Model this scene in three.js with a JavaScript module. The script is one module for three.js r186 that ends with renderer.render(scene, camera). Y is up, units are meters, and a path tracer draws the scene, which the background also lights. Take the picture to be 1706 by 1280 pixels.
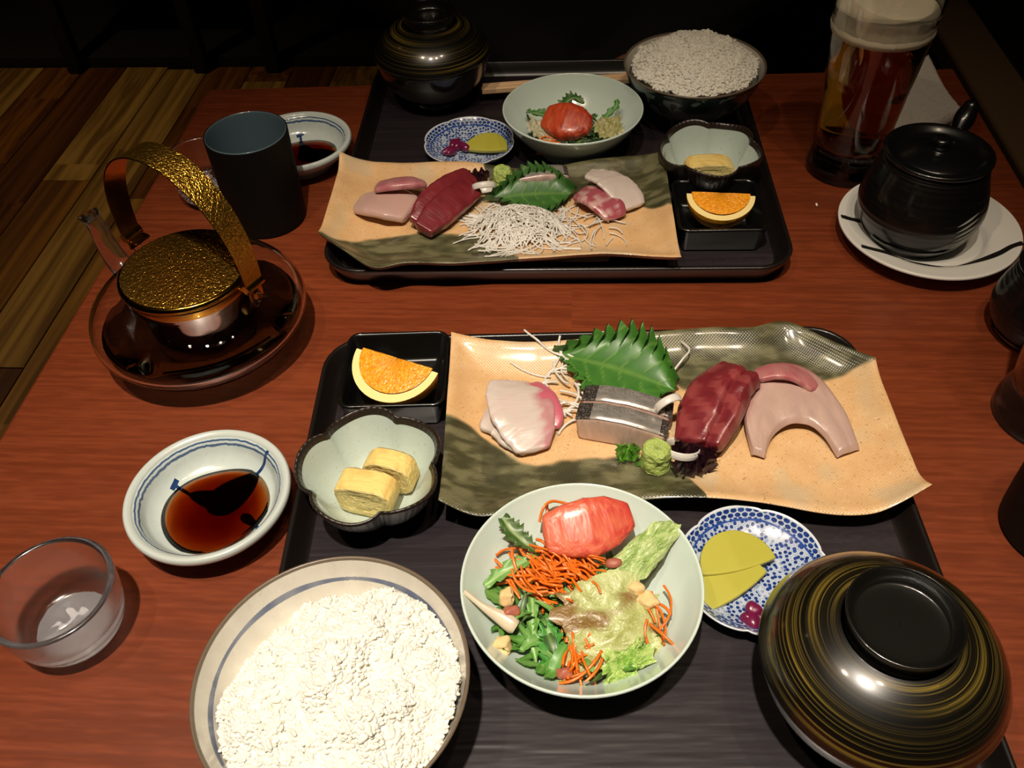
import * as THREE from 'three';
import { mergeGeometries, mergeVertices } from 'three/addons/utils/BufferGeometryUtils.js';
import { RoundedBoxGeometry } from 'three/addons/geometries/RoundedBoxGeometry.js';
import { MarchingCubes } from 'three/addons/objects/MarchingCubes.js';

/* ---------- camera, exposure, lights ---------- */
const T = 0.72;                                   // height of the table top
const scene = new THREE.Scene();
scene.background = new THREE.Color(0x000000);
const camera = new THREE.PerspectiveCamera(47.037, 1706 / 1280, 0.02, 30);
camera.position.set(0, T + 0.5, 0);
camera.up.set(-0.01962, 0.68978, -0.72375);
camera.lookAt(-0.06587, T + 0.5 - 0.72321, -0.68748);
const renderer = new THREE.WebGLRenderer({ antialias: true });
renderer.toneMapping = THREE.LinearToneMapping;
renderer.toneMappingExposure = 0.87;
renderer.shadowMap.enabled = true;
const CEIL = 2.45;
// recessed halogen downlights: x, z, aim x, aim z, candela, half angle, warm colour
const LAMPS = [
  { x: -0.1, z: 0.1, ax: -0.1, az: -0.2, I: 13, a: 0.415, name: 'over the rice and salad bowls', c: 0xfff2e0 },
  { x: -0.52, z: -0.05, ax: -0.22, az: -0.45, I: 2.2, a: 0.46, name: 'over the teapot side of the table', c: 0xffe6c6 },
  { x: 0.2, z: 0.02, ax: 0.02, az: -0.6, I: 0.95, a: 0.4, name: 'over the middle of the table', c: 0xffe6c6 },
  { x: 0.42, z: -0.2, ax: 0.24, az: -0.62, I: 1.25, a: 0.42, name: 'over the covered pot', c: 0xffe6c6 },
  { x: -1.65, z: -1.3, ax: -1.7, az: -1.3, I: 4.6, a: 0.75, name: 'over the wooden floor of the aisle', c: 0xffdcae },
];

/* ---------- small helpers ---------- */
let seed = 7;
const rnd = () => { seed |= 0; seed = (seed + 0x6d2b79f5) | 0; let t = Math.imul(seed ^ (seed >>> 15), 1 | seed); t = (t + Math.imul(t ^ (t >>> 7), 61 | t)) ^ t; return ((t ^ (t >>> 14)) >>> 0) / 4294967296; };
const rr = (a, b) => a + (b - a) * rnd();
const V = (x, y, z) => new THREE.Vector3(x, y, z);
const lerp = (a, b, t) => a + (b - a) * t, clamp = (x, a = 0, b = 1) => Math.min(b, Math.max(a, x));
const sstep = (a, b, x) => { const t = clamp((x - a) / (b - a)); return t * t * (3 - 2 * t); };
const hash = (x, y) => { let h = Math.imul(x, 374761393) ^ Math.imul(y, 668265263); h = Math.imul(h ^ (h >>> 13), 1274126177); return ((h ^ (h >>> 16)) >>> 0) / 4294967296; };
const vn = (x, y) => { const i = Math.floor(x), j = Math.floor(y), u = x - i, v = y - j, a = u * u * (3 - 2 * u), b = v * v * (3 - 2 * v); return lerp(lerp(hash(i, j), hash(i + 1, j), a), lerp(hash(i, j + 1), hash(i + 1, j + 1), a), b); };
const fbm = (x, y, o = 4) => { let s = 0, a = 0.5, n = 0; for (let k = 0; k < o; k++) { s += a * vn(x, y); n += a; x = x * 2.03 + 17.1; y = y * 2.03 + 5.7; a *= 0.5; } return s / n; };
const mix3 = (a, b, t) => [lerp(a[0], b[0], t), lerp(a[1], b[1], t), lerp(a[2], b[2], t)];
const hex = (h) => [(h >> 16) / 255, ((h >> 8) & 255) / 255, (h & 255) / 255];
const lin = (h) => { const c = new THREE.Color(h); return [c.r, c.g, c.b]; };
function tex(w, h, fn, srgb = true, repeat) {
  const d = new Uint8Array(w * h * 4);
  for (let j = 0; j < h; j++) for (let i = 0; i < w; i++) {
    const c = fn((i + 0.5) / w, (j + 0.5) / h), k = 4 * (j * w + i), g = typeof c === 'number' ? [c, c, c] : c;
    for (let n = 0; n < 3; n++) d[k + n] = clamp(g[n]) * 255; d[k + 3] = 255;
  }
  const t = new THREE.DataTexture(d, w, h); t.magFilter = THREE.LinearFilter; t.minFilter = THREE.LinearMipmapLinearFilter; t.generateMipmaps = true;
  t.wrapS = t.wrapT = THREE.RepeatWrapping; if (srgb) t.colorSpace = THREE.SRGBColorSpace; if (repeat) t.repeat.set(...repeat); t.needsUpdate = true; return t;
}
const std = (o) => new THREE.MeshStandardMaterial(o), phy = (o) => new THREE.MeshPhysicalMaterial(o);
const taken = {};
const numbered = (n) => { const k = taken[n] = (taken[n] ?? -1) + 1; return k ? `${n}_${String(k).padStart(3, '0')}` : n; };
const sh = (o) => { o.castShadow = o.receiveShadow = true; return o; };
function part(name, geo, mat, parent, label) { const m = sh(new THREE.Mesh(geo, mat)); m.name = name; if (label) m.userData.label = label; parent.add(m); return m; }
function tag(o, label, category, group, kind) { o.userData.label = label; if (category) o.userData.category = category; if (group) o.userData.group = group; if (kind) o.userData.kind = kind; return o; }
function thing(name, label, category, [x, y, z] = [0, 0, 0], turn = 0, group) { const g = new THREE.Group(); g.name = numbered(name); g.position.set(x, y, z); g.rotation.y = turn; scene.add(g); return tag(g, label, category, group); }
function single(name, geo, mat, label, category, pos, turn = 0, group) { const m = sh(new THREE.Mesh(geo, mat)); m.name = numbered(name); if (pos) m.position.set(...pos); m.rotation.y = turn; scene.add(m); return tag(m, label, category, group); }
// a mesh whose geometry was made in world coordinates: its origin goes to its base
function atBase(geo, fixed) { geo.computeBoundingBox(); const b = geo.boundingBox, c = [(b.min.x + b.max.x) / 2, b.min.y, (b.min.z + b.max.z) / 2]; geo.translate(-c[0], -c[1], -c[2]); return c; }
function worldThing(name, geo, mat, label, category, group) { const c = atBase(geo); return single(name, geo, mat, label, category, c, 0, group); }
function copy(o, name, label, [x, y, z], turn = 0, group) { const c = o.clone(); c.name = numbered(name); c.position.set(x, y, z); c.rotation.y = turn; scene.add(c); c.userData = { ...o.userData }; if (label) c.userData.label = label; if (group) c.userData.group = group; return c; }
function structure(name, geo, mat, pos = [0, 0, 0]) { const m = sh(new THREE.Mesh(geo, mat)); m.name = name; m.position.set(...pos); m.userData.kind = 'structure'; scene.add(m); return m; }
const box = (w, h, d, x = 0, y = 0, z = 0) => new THREE.BoxGeometry(w, h, d).translate(x, y, z);
const rbox = (w, h, d, r, x = 0, y = 0, z = 0, s = 2) => new RoundedBoxGeometry(w, h, d, s, r).translate(x, y, z);
function lathe(pts, seg = 64, smooth = 3) {      // pts [r, y]; smoothed through a curve when smooth > 1
  let p = pts.map(([r, y]) => new THREE.Vector2(Math.max(r, 0), y));
  if (smooth > 1) p = new THREE.SplineCurve(p).getPoints(pts.length * smooth).map((q) => { q.x = Math.max(q.x, 0); return q; });
  return new THREE.LatheGeometry(p, seg);
}
function planarUV(g, s) { const p = g.attributes.position, u = new Float32Array(p.count * 2); for (let i = 0; i < p.count; i++) { u[2 * i] = p.getX(i) / s + 0.5; u[2 * i + 1] = p.getZ(i) / s + 0.5; } g.setAttribute('uv', new THREE.BufferAttribute(u, 2)); return g; }
// grid surface: f(u, v) -> [x, y, z], colour optional
function grid(nu, nv, f, col, closedU = false) {
  const pos = [], uv = [], c = [], idx = [];
  for (let j = 0; j <= nv; j++) for (let i = 0; i <= nu; i++) { const u = i / nu, v = j / nv; pos.push(...f(u, v)); uv.push(u, v); if (col) c.push(...col(u, v)); }
  const w = nu + 1;
  for (let j = 0; j < nv; j++) for (let i = 0; i < nu; i++) { const a = j * w + i, b = a + 1, d = a + w, e = d + 1; idx.push(a, d, b, b, d, e); }
  const g = new THREE.BufferGeometry(); g.setAttribute('position', new THREE.Float32BufferAttribute(pos, 3)); g.setAttribute('uv', new THREE.Float32BufferAttribute(uv, 2));
  if (col) g.setAttribute('color', new THREE.Float32BufferAttribute(c, 3)); g.setIndex(idx); g.computeVertexNormals(); return g;
}
// sheet with thickness: upper surface f(u, v), lower surface th below, joined round the edge
function sheet(nu, nv, f, th, col, rim = 0.35) {
  const top = [], pos = [], uv = [], c = [], idx = [], w = nu + 1, n = w * (nv + 1);
  for (let j = 0; j <= nv; j++) for (let i = 0; i <= nu; i++) top.push(f(i / nu, j / nv));
  const put = (side) => { for (let j = 0; j <= nv; j++) for (let i = 0; i <= nu; i++) { const p = top[j * w + i], e = (i === 0 || i === nu || j === 0 || j === nv) ? rim : 0, t = typeof th === 'function' ? th(i / nu, j / nv) : th; pos.push(p[0], p[1] - (side ? t * (1 - e) : t * e), p[2]); uv.push(i / nu, j / nv); if (col) c.push(...col(i / nu, j / nv, side)); } };
  put(0); put(1);
  for (let j = 0; j < nv; j++) for (let i = 0; i < nu; i++) { const a = j * w + i, b = a + 1, d = a + w, e = d + 1; idx.push(a, d, b, b, d, e, a + n, b + n, d + n, b + n, e + n, d + n); }
  for (let i = 0; i < nu; i++) { const a = i, b = i + 1, q = nv * w + i, r = q + 1; idx.push(a, b, a + n, b, b + n, a + n, q, q + n, r, r, q + n, r + n); }
  for (let j = 0; j < nv; j++) { const a = j * w, b = a + w, q = a + nu, r = q + w; idx.push(a, a + n, b, b, a + n, b + n, q, r, q + n, r, r + n, q + n); }
  const g = new THREE.BufferGeometry(); g.setAttribute('position', new THREE.Float32BufferAttribute(pos, 3)); g.setAttribute('uv', new THREE.Float32BufferAttribute(uv, 2));
  if (col) g.setAttribute('color', new THREE.Float32BufferAttribute(c, 3)); g.setIndex(idx); g.computeVertexNormals(); return g;
}
// rounded bar swept along a spine. keys: [x, y, z, width, thickness, roll]; the width lies level (before roll)
function bar(keys, { n = 28, m = 28, e = 3.2, col, cap = 0.9 } = {}) {
  const C = new THREE.CatmullRomCurve3(keys.map((k) => V(k[0], k[1], k[2]))), at = (q, t) => { const s = t * (keys.length - 1), i = Math.min(keys.length - 2, Math.floor(s)); return lerp(keys[i][q] ?? 0, keys[i + 1][q] ?? 0, s - i); };
  const pos = [], uv = [], c = [], idx = [];
  for (let i = 0; i <= n; i++) {
    const t = i / n, p = C.getPoint(t), d = C.getTangent(t), side = V(-d.z, 0, d.x).normalize(), up = V().crossVectors(side, d).normalize(); if (up.y < 0) up.negate();
    const roll = at(5, t), s2 = side.clone().multiplyScalar(Math.cos(roll)).addScaledVector(up, Math.sin(roll)), u2 = up.clone().multiplyScalar(Math.cos(roll)).addScaledVector(side, -Math.sin(roll));
    const edge = Math.min(i, n - i), k = edge === 0 ? 0.02 : edge === 1 ? cap : 1;
    for (let j = 0; j <= m; j++) {
      const a = j / m * 2 * Math.PI, ca = Math.cos(a), sa = Math.sin(a), x = Math.sign(ca) * Math.abs(ca) ** (2 / e) * at(3, t) / 2 * k, y = Math.sign(sa) * Math.abs(sa) ** (2 / e) * at(4, t) / 2 * k;
      pos.push(p.x + s2.x * x + u2.x * y, p.y + s2.y * x + u2.y * y, p.z + s2.z * x + u2.z * y); uv.push(t, j / m);
      if (col) c.push(...col(t, clamp(x / (at(3, t) || 1) + 0.5), clamp(y / (at(4, t) || 1) + 0.5)));
    }
  }
  const w = m + 1; for (let i = 0; i < n; i++) for (let j = 0; j < m; j++) { const a = i * w + j, b = a + 1, d = a + w, f = d + 1; idx.push(a, b, d, b, f, d); }
  const g = new THREE.BufferGeometry(); g.setAttribute('position', new THREE.Float32BufferAttribute(pos, 3)); g.setAttribute('uv', new THREE.Float32BufferAttribute(uv, 2)); if (col) g.setAttribute('color', new THREE.Float32BufferAttribute(c, 3)); g.setIndex(idx); g.computeVertexNormals(); return g;
}
const curve = (pts) => new THREE.CatmullRomCurve3(pts.map((p) => V(...p)));
const tube = (pts, r, n = 16, m = 8) => new THREE.TubeGeometry(curve(pts), n, r, m);
function taper(pts, r0, r1, n = 20, m = 12) { const g = tube(pts, 1, n, m), p = g.attributes.position, C = curve(pts), w = m + 1; for (let i = 0; i < p.count; i++) { const t = Math.floor(i / w) / n, c = C.getPointAt(t), r = typeof r0 === 'function' ? r0(t) : lerp(r0, r1, t); p.setXYZ(i, c.x + (p.getX(i) - c.x) * r, c.y + (p.getY(i) - c.y) * r, c.z + (p.getZ(i) - c.z) * r); } g.computeVertexNormals(); return g; }
function wobble(g, amp, f, s = 0) { g = mergeVertices(g); const p = g.attributes.position, nn = g.attributes.normal; for (let i = 0; i < p.count; i++) { const x = p.getX(i), y = p.getY(i), z = p.getZ(i), k = amp * ((vn(x * f + s + 31, z * f + y * f * 1.3) + vn(y * f + 7.7 + s, (x + z) * f + 3)) - 1); p.setXYZ(i, x + nn.getX(i) * k, y + nn.getY(i) * k, z + nn.getZ(i) * k); } g.computeVertexNormals(); return g; }
function blob(rx, ry, rz, amp = 0.15, f = 120, d = 3, s = 0) { const g = new THREE.IcosahedronGeometry(1, d); g.deleteAttribute('uv'); const q = g.scale(rx, ry, rz); return wobble(q, amp * Math.min(rx, ry, rz), f, s); }
const merge = (a) => mergeGeometries(a.map((g) => { const q = g.index ? g.toNonIndexed() : g; for (const k of Object.keys(q.attributes)) if (!['position', 'normal', 'uv', 'color'].includes(k)) q.deleteAttribute(k); return q; }));

/* ---------- materials ---------- */
const grainTex = tex(1024, 1024, (u, v) => { const n = fbm(u * 5, v * 300, 3), f = fbm(u * 60, v * 500, 2), d = fbm(u * 3 + 9, v * 12, 3); const k = 0.55 * n + 0.4 * f + 0.1 * d; return mix3(hex(0x682c12), hex(0x803b1d), sstep(0.3, 0.8, k)); });
const grainBump = tex(512, 512, (u, v) => fbm(u * 12, v * 260, 3), false);
const M = {};
M.table = phy({ map: grainTex, roughness: 0.42, bumpMap: grainBump, bumpScale: 0.0002, clearcoat: 0.25, clearcoatRoughness: 0.22 });
M.tableEdge = std({ map: grainTex, roughness: 0.45 });
M.darkWood = std({ color: 0x1a120c, roughness: 0.6 });
M.tray = phy({ map: tex(1024, 1024, (u, v) => { const n = fbm(u * 7, v * 130, 3), p = Math.max(0, fbm(u * 5 + 3, v * 22, 3) - 0.5) * 1.2 * vn(u * 160, v * 420); return mix3(hex(0x1d181c), hex(0x3a3236), clamp(n * 0.55 + p)); }), roughness: 0.4, bumpMap: tex(512, 512, (u, v) => fbm(u * 14, v * 190, 3), false), bumpScale: 0.0003, clearcoat: 0.3, clearcoatRoughness: 0.25 });
M.trayRim = phy({ color: 0x16110f, roughness: 0.35, clearcoat: 0.5, clearcoatRoughness: 0.2 });
M.blackGlaze = phy({ color: 0x0c0c0b, roughness: 0.28, clearcoat: 0.6, clearcoatRoughness: 0.12 });
M.celadon = phy({ color: 0xd2e2d8, roughness: 0.22, clearcoat: 0.6, clearcoatRoughness: 0.08 });
M.speckled = phy({ map: tex(512, 512, (u, v) => { const s = vn(u * 190, v * 190), t = vn(u * 90 + 40, v * 90); return mix3(hex(0xbfcdc4), hex(0x5c5a4c), s > 0.955 ? 0.75 : t > 0.95 ? 0.35 : 0.06 * fbm(u * 8, v * 8)); }), roughness: 0.25, clearcoat: 0.6, clearcoatRoughness: 0.1 });
M.brownRim = phy({ color: 0x1f1610, roughness: 0.3, clearcoat: 0.6, clearcoatRoughness: 0.12 });
M.white = phy({ color: 0xe6e2d8, roughness: 0.3, clearcoat: 0.5, clearcoatRoughness: 0.1 });
M.rice = phy({ color: 0xf6f3ea, roughness: 0.55, clearcoat: 0.25, clearcoatRoughness: 0.35 });
M.glass = phy({ color: 0xffffff, roughness: 0.02, transmission: 1, thickness: 0.003, ior: 1.48 });
M.frost = phy({ color: 0xffffff, roughness: 0.16, transmission: 1, thickness: 0.003, ior: 1.5 });
M.clear = phy({ color: 0xffffff, roughness: 0.01, transmission: 1, thickness: 0.003, ior: 1.46 });
const goldTex = tex(512, 512, (u, v) => { const a = fbm(u * 60, v * 60, 3), b = vn(u * 170, v * 170); return clamp(0.75 * a + 0.35 * b); }, false);
M.goldRough = std({ color: 0xd9a441, metalness: 1, roughness: 0.3, bumpMap: goldTex, bumpScale: 0.0008 });
M.gold = std({ color: 0xe0ab48, metalness: 1, roughness: 0.14 });
const vc = (o) => phy({ vertexColors: true, color: 0xffffff, ...o });
M.fish = vc({ roughness: 0.38, clearcoat: 0.5, clearcoatRoughness: 0.22, bumpMap: tex(256, 256, (u, v) => fbm(u * 50, v * 12, 3), false), bumpScale: 0.0002 });
M.leafVC = vc({ roughness: 0.5, clearcoat: 0.25, clearcoatRoughness: 0.3, side: THREE.DoubleSide });
M.soft = vc({ roughness: 0.55 });

/* ---------- the room ---------- */
const dark = std({ color: 0x17120e, roughness: 0.9 }), wallMat = std({ color: 0x1c1713, roughness: 0.92 });
const X0 = -3.4, X1 = 0.5, Z0 = -4.4, Z1 = 1.3;
const floor = structure('floor', box(X1 - X0, 0.1, Z1 - Z0, (X0 + X1) / 2, -0.062, (Z0 + Z1) / 2), std({ color: 0x120c07, roughness: 0.8 }));
{ // wooden planks running away from the viewer, each with its own tone
  const pt = tex(512, 1024, (u, v) => { const n = fbm(u * 26, v * 3.2, 4), w = fbm(u * 9 + fbm(u * 3, v * 1.2, 2) * 5, v * 1.4, 3), k = 0.55 * n + 0.6 * w; return mix3(hex(0x6a4c1e), hex(0xb08c44), sstep(0.3, 0.82, k)); });
  const mats = [0xffffff, 0xf0e2c8, 0xdcc090, 0xc09a68, 0x9a7444, 0xf8f0dc].map((c) => std({ map: pt, color: c, roughness: 0.5 }));
  const L = 1.25, w = 0.128, geos = [0, 0.21, 0.47, 0.68].map((o) => { const g = rbox(w - 0.0025, 0.012, L - 0.003, 0.0015, 0, 0, 0, 1), p = g.attributes.position, uv = []; for (let i = 0; i < p.count; i++) uv.push((p.getX(i) / w + 0.5) * 0.4 + o, (p.getZ(i) / L + 0.5) * 0.9 + o); g.setAttribute('uv', new THREE.Float32BufferAttribute(uv, 2)); return g; });
  for (let i = 0; i < 22; i++) { const x = -3.33 + i * w, off = (i * 0.53 % 1) * L; for (let j = -1; j < 4; j++) { const z = -2.44 + off + j * L; const a = Math.max(z, -2.44), b = Math.min(z + L, 1.28); if (b - a < 0.05) continue; const m = part('plank', geos[(i * 7 + j * 3 + 8) % 4], mats[Math.floor(hash(i, j + 5) * 6)], floor); m.position.set(x, -0.006, (a + b) / 2); m.scale.z = (b - a) / L; } }
  part('dark_platform', box(X1 - X0, 0.04, -2.445 - Z0, (X0 + X1) / 2, 0.008, (Z0 - 2.445) / 2), std({ color: 0x0f0b08, roughness: 0.85 }), floor);
}
structure('ceiling', box(X1 - X0 + 0.4, 0.12, Z1 - Z0 + 0.4, (X0 + X1) / 2, CEIL + 0.06, (Z0 + Z1) / 2), std({ color: 0x231d18, roughness: 0.95 }));
structure('wall_left', box(0.12, CEIL, Z1 - Z0, X0 - 0.06, CEIL / 2, (Z0 + Z1) / 2), wallMat);
const wallRight = structure('wall_right', box(0.12, CEIL, Z1 - Z0, X1 + 0.06, CEIL / 2, (Z0 + Z1) / 2), dark);
structure('wall_back', box(X1 - X0 + 0.24, CEIL, 0.12, (X0 + X1) / 2, CEIL / 2, Z0 - 0.06), wallMat);
structure('wall_front', box(X1 - X0 + 0.24, CEIL, 0.12, (X0 + X1) / 2, CEIL / 2, Z1 + 0.06), wallMat);
structure('trim_1', rbox(0.062, 0.03, Z1 - Z0 - 0.02, 0.006, X1 - 0.031, T - 0.012, (Z0 + Z1) / 2), std({ color: 0x4d3a24, roughness: 0.55 }));

/* ---------- ceiling downlights ---------- */
for (const L of LAMPS) {
  const g = thing('ceiling_downlight', `recessed ceiling downlight ${L.name}`, 'lamp', [L.x, CEIL, L.z]);
  part('trim_ring', lathe([[0.042, 0], [0.06, -0.002], [0.062, -0.006], [0.045, -0.01], [0.04, -0.006], [0.042, 0]], 40, 1), std({ color: 0x2a2622, roughness: 0.4, metalness: 0.6 }), g);
  part('glowing_lens', new THREE.CylinderGeometry(0.034, 0.034, 0.006, 32).translate(0, -0.005, 0), std({ color: 0xffffff, emissive: L.c, emissiveIntensity: 6 }), g);
  const s = new THREE.SpotLight(L.c, L.I, 0, L.a, 1, 2); s.position.set(L.x, CEIL - 0.02, L.z); s.target.position.set(L.ax, T, L.az); s.castShadow = true; s.shadow.radius = 1.2; s.shadow.mapSize.set(2048, 2048); scene.add(s, s.target);
}

/* ---------- dining table ---------- */
{
  const g = thing('dining_table', 'reddish brown wooden dining table holding both set meals', 'table', [0, 0, 0]);
  const s = new THREE.Shape([[-0.432, 0.944], [-0.432, -0.32], [0.432, -0.32], [0.432, 0.99]].map(([x, y]) => new THREE.Vector2(x, y)));
  const e = new THREE.ExtrudeGeometry(s, { depth: 0.03, bevelEnabled: true, bevelThickness: 0.003, bevelSize: 0.003, bevelOffset: -0.003, bevelSegments: 2 }).rotateX(-Math.PI / 2).translate(0, T - 0.033, 0);
  const p = e.attributes.position, uv = []; for (let i = 0; i < p.count; i++) uv.push(p.getX(i) / 0.9, (p.getZ(i) + p.getY(i)) / 0.9); e.setAttribute('uv', new THREE.Float32BufferAttribute(uv, 2));
  part('tabletop', e, M.table, g);
  part('far_edge_strip', new THREE.ExtrudeGeometry(new THREE.Shape([[-0.429, 0.9415], [-0.429, 0.9215], [0.429, 0.9665], [0.429, 0.9865]].map(([x, y]) => new THREE.Vector2(x, y))), { depth: 0.0012, bevelEnabled: false }).rotateX(-Math.PI / 2).translate(0, T - 0.0006, 0), M.tableEdge, g, 'wooden strip along the table edge');
  part('apron', merge([box(0.74, 0.07, 0.03, 0, T - 0.07, -0.82), box(0.74, 0.07, 0.03, 0, T - 0.07, 0.2), box(0.03, 0.07, 1.0, -0.36, T - 0.07, -0.31), box(0.03, 0.07, 1.0, 0.36, T - 0.07, -0.31)]), M.darkWood, g);
  for (const x of [-0.37, 0.37]) for (const z of [-0.83, 0.22]) part('leg', rbox(0.06, T - 0.034, 0.06, 0.006, x, (T - 0.034) / 2, z), M.darkWood, g);
}

/* ---------- trays ---------- */
const TN = 0.057, TF = 0.027, TRAY = 0.0092;      // turn of the near and of the far tray; height of a tray's floor
function roundRect(w, d, r, n = 8) { const o = []; for (const [cx, cz, a0] of [[w / 2 - r, d / 2 - r, 0], [-w / 2 + r, d / 2 - r, 1], [-w / 2 + r, -d / 2 + r, 2], [w / 2 - r, -d / 2 + r, 3]]) for (let i = 0; i <= n; i++) { const a = (a0 + i / n) * Math.PI / 2; o.push([cx + r * Math.cos(a), cz + r * Math.sin(a)]); } o.push(o[0]); return o; }
function loftRings(rings) { // rings [[contour, y]...]
  const pos = [], uv = [], idx = [], n = rings[0][0].length;
  for (const [c, y] of rings) for (const [x, z] of c) { pos.push(x, y, z); uv.push(x / 0.5 + 0.5, z / 0.5 + 0.5); }
  for (let j = 0; j < rings.length - 1; j++) for (let i = 0; i < n - 1; i++) { const a = j * n + i, b = a + 1, c = a + n, d = c + 1; idx.push(a, c, b, b, c, d); }
  const g = new THREE.BufferGeometry(); g.setAttribute('position', new THREE.Float32BufferAttribute(pos, 3)); g.setAttribute('uv', new THREE.Float32BufferAttribute(uv, 2)); g.setIndex(idx); g.computeVertexNormals(); return g;
}
function shrink(w, d, r, i) { return roundRect(w - 2 * i, d - 2 * i, Math.max(r - i, 0.002)); }
function makeTray(label, pos, turn) {
  const g = thing('serving_tray', label, 'tray', pos, turn), w = 0.41, d = 0.38, r = 0.034, S = (i) => shrink(w, d, r, i);
  part('rim', loftRings([[S(0.014), 0.0005], [S(0.010), 0.003], [S(0.003), 0.015], [S(0), 0.0215], [S(0.0008), 0.0228], [S(0.0025), 0.0232], [S(0.0042), 0.0225], [S(0.008), 0.014], [S(0.0115), 0.0095], [S(0.014), 0.0088]]), M.trayRim, g);
  const f = loftRings([[S(0.0138), 0.009], [S(0.06), 0.009], [S(0.12), 0.009], [S(0.175), 0.009], [S(0.1895), 0.009]]);
  part('tray_floor', f, M.tray, g); part('underside', loftRings([[S(0.19), 0.0005], [S(0.1), 0.0005], [S(0.014), 0.0005]]), M.trayRim, g);
  return g;
}
makeTray('black wooden tray carrying the meal with the big bowl of rice and shiso leaf', [0.0225, T, -0.3235], TN);
makeTray('black lacquered tray carrying the meal on the far side of the table', [-0.0195, T, -0.7785], TF);

/* ---------- long sashimi plates ---------- */
const interp = (pts, x) => { if (x <= pts[0][0]) return pts[0][1]; for (let i = 1; i < pts.length; i++) if (x <= pts[i][0]) { const a = pts[Math.max(i - 2, 0)], b = pts[i - 1], c = pts[i], d = pts[Math.min(i + 1, pts.length - 1)], h = c[0] - b[0], t = (x - b[0]) / h, m0 = (c[1] - a[1]) / (c[0] - a[0]) * h, m1 = (d[1] - b[1]) / (d[0] - b[0]) * h; return (2 * t ** 3 - 3 * t * t + 1) * b[1] + (t ** 3 - 2 * t * t + t) * m0 + (3 * t * t - 2 * t ** 3) * c[1] + (t ** 3 - t * t) * m1; } return pts[pts.length - 1][1]; };
const PB = [[-0.155, -0.082], [-0.12, -0.075], [-0.087, -0.0725], [-0.0185, -0.079], [0.04, -0.084], [0.073, -0.083], [0.101, -0.0885], [0.128, -0.067], [0.155, -0.044]], PF = [[-0.155, 0.077], [-0.129, 0.083], [-0.106, 0.079], [-0.06, 0.073], [-0.013, 0.069], [0.044, 0.0755], [0.114, 0.084], [0.155, 0.075]];
const G1 = [[-0.2, 0], [-0.156, 0.001], [-0.14, 0.003], [-0.122, 0.018], [-0.102, 0.035], [-0.069, 0.034], [-0.028, 0.031], [0, 0.04], [0.012, 0.056], [0.02, 0.09], [0.03, 0.2]], G2 = [[-0.03, -0.2], [-0.022, -0.087], [-0.0144, -0.064], [0.009, -0.0385], [0.0426, -0.026], [0.109, -0.034], [0.138, -0.041], [0.2, -0.045]];
const plateTex = tex(1024, 1024, (u, v) => {
  const x = (u - 0.5) * 0.34, z = (v - 0.5) * 0.34, n = fbm(u * 30, v * 30, 4), wob = (fbm(u * 16, v * 16, 3) - 0.5) * 0.008;
  const sp = vn(u * 420, v * 420), sp2 = vn(u * 230 + 9, v * 230);
  let c = mix3(hex(0xd2a571), hex(0xe4bd8c), n); if (sp > 0.9) c = mix3(c, hex(0x8a5a2c), 0.55); if (sp2 > 0.93) c = mix3(c, hex(0xf0d8b4), 0.5);
  c = mix3(c, hex(0xc5b89c), 0.5 * sstep(0.55, 0.75, fbm(u * 11 + 4, v * 11, 2)));
  const d = Math.max(z + wob - interp(G1, x) , interp(G2, x) - z - wob * 1.2), g = x > 0.028 && z > 0 ? 0 : sstep(-0.003, 0.002, d);
  const weave = 0.5 + 0.5 * Math.sin(u * 900) * Math.sin(v * 980), pt = fbm(u * 24 + 3, v * 60, 4);
  const gc = mix3(mix3(hex(0x403f28), hex(0x757252), sstep(0.3, 0.75, pt)), hex(0x26281a), 0.25 * weave + 0.35 * sstep(0.6, 0.75, fbm(u * 14, v * 14 + 8, 3)));
  return mix3(c, gc, g * 0.95);
});
const plateBump = tex(1024, 1024, (u, v) => 0.5 + 0.25 * Math.sin(u * 900) * Math.sin(v * 980) + 0.35 * (fbm(u * 30, v * 30, 3) - 0.5), false);
M.plate = phy({ map: plateTex, roughness: 0.36, bumpMap: plateBump, bumpScale: 0.0005, clearcoat: 0.55, clearcoatRoughness: 0.12 });
const plateTop = (x, z) => { // local height of the plate's upper face
  const zb = interp(PB, x), zf = interp(PF, x), s = clamp((z - zb) / (zf - zb)), e = Math.max(0, (Math.abs(x) - 0.122) / 0.033), a = Math.max(0, 1 - s / 0.2), b = Math.max(0, (s - 0.82) / 0.18);
  return 0.0165 + Math.max(0.014 * e ** 1.7, 0.015 * a ** 1.8) + 0.25 * Math.min(0.014 * e ** 1.7, 0.015 * a ** 1.8) + (0.009 + 0.003 * Math.sin(x * 46)) * b ** 1.7 + 0.0012 * (fbm(x * 40 + 9, z * 40, 2) - 0.5);
};
const plateGeo = planarUV(sheet(96, 48, (u, v) => { const x = (u - 0.5) * 0.31, zb = interp(PB, x), zf = interp(PF, x), z = lerp(zb, zf, v); return [x, plateTop(x, z), z]; }, (u, v) => 0.0055, null, 0.4), 0.34);
const footGeo = rbox(0.2, 0.011, 0.02, 0.004);
function makePlate(label, pos, turn) { const g = thing('sashimi_plate', label, 'plate', pos, turn); part('plate_body', plateGeo, M.plate, g); for (const z of [-0.04, 0.04]) { const f = part('foot', footGeo, std({ color: 0xa98558, roughness: 0.7 }), g); f.position.set(0, 0.0055, z); } return g; }
const PN = [0.068, T + TRAY, -0.416], PFAR = [-0.068, T + TRAY, -0.662];
makePlate('long tan and olive glazed plate under silver skinned fish and shiso leaf', PN, TN);
makePlate('long tan and olive glazed plate under the mound of white radish threads', PFAR, TF + Math.PI);
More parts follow.
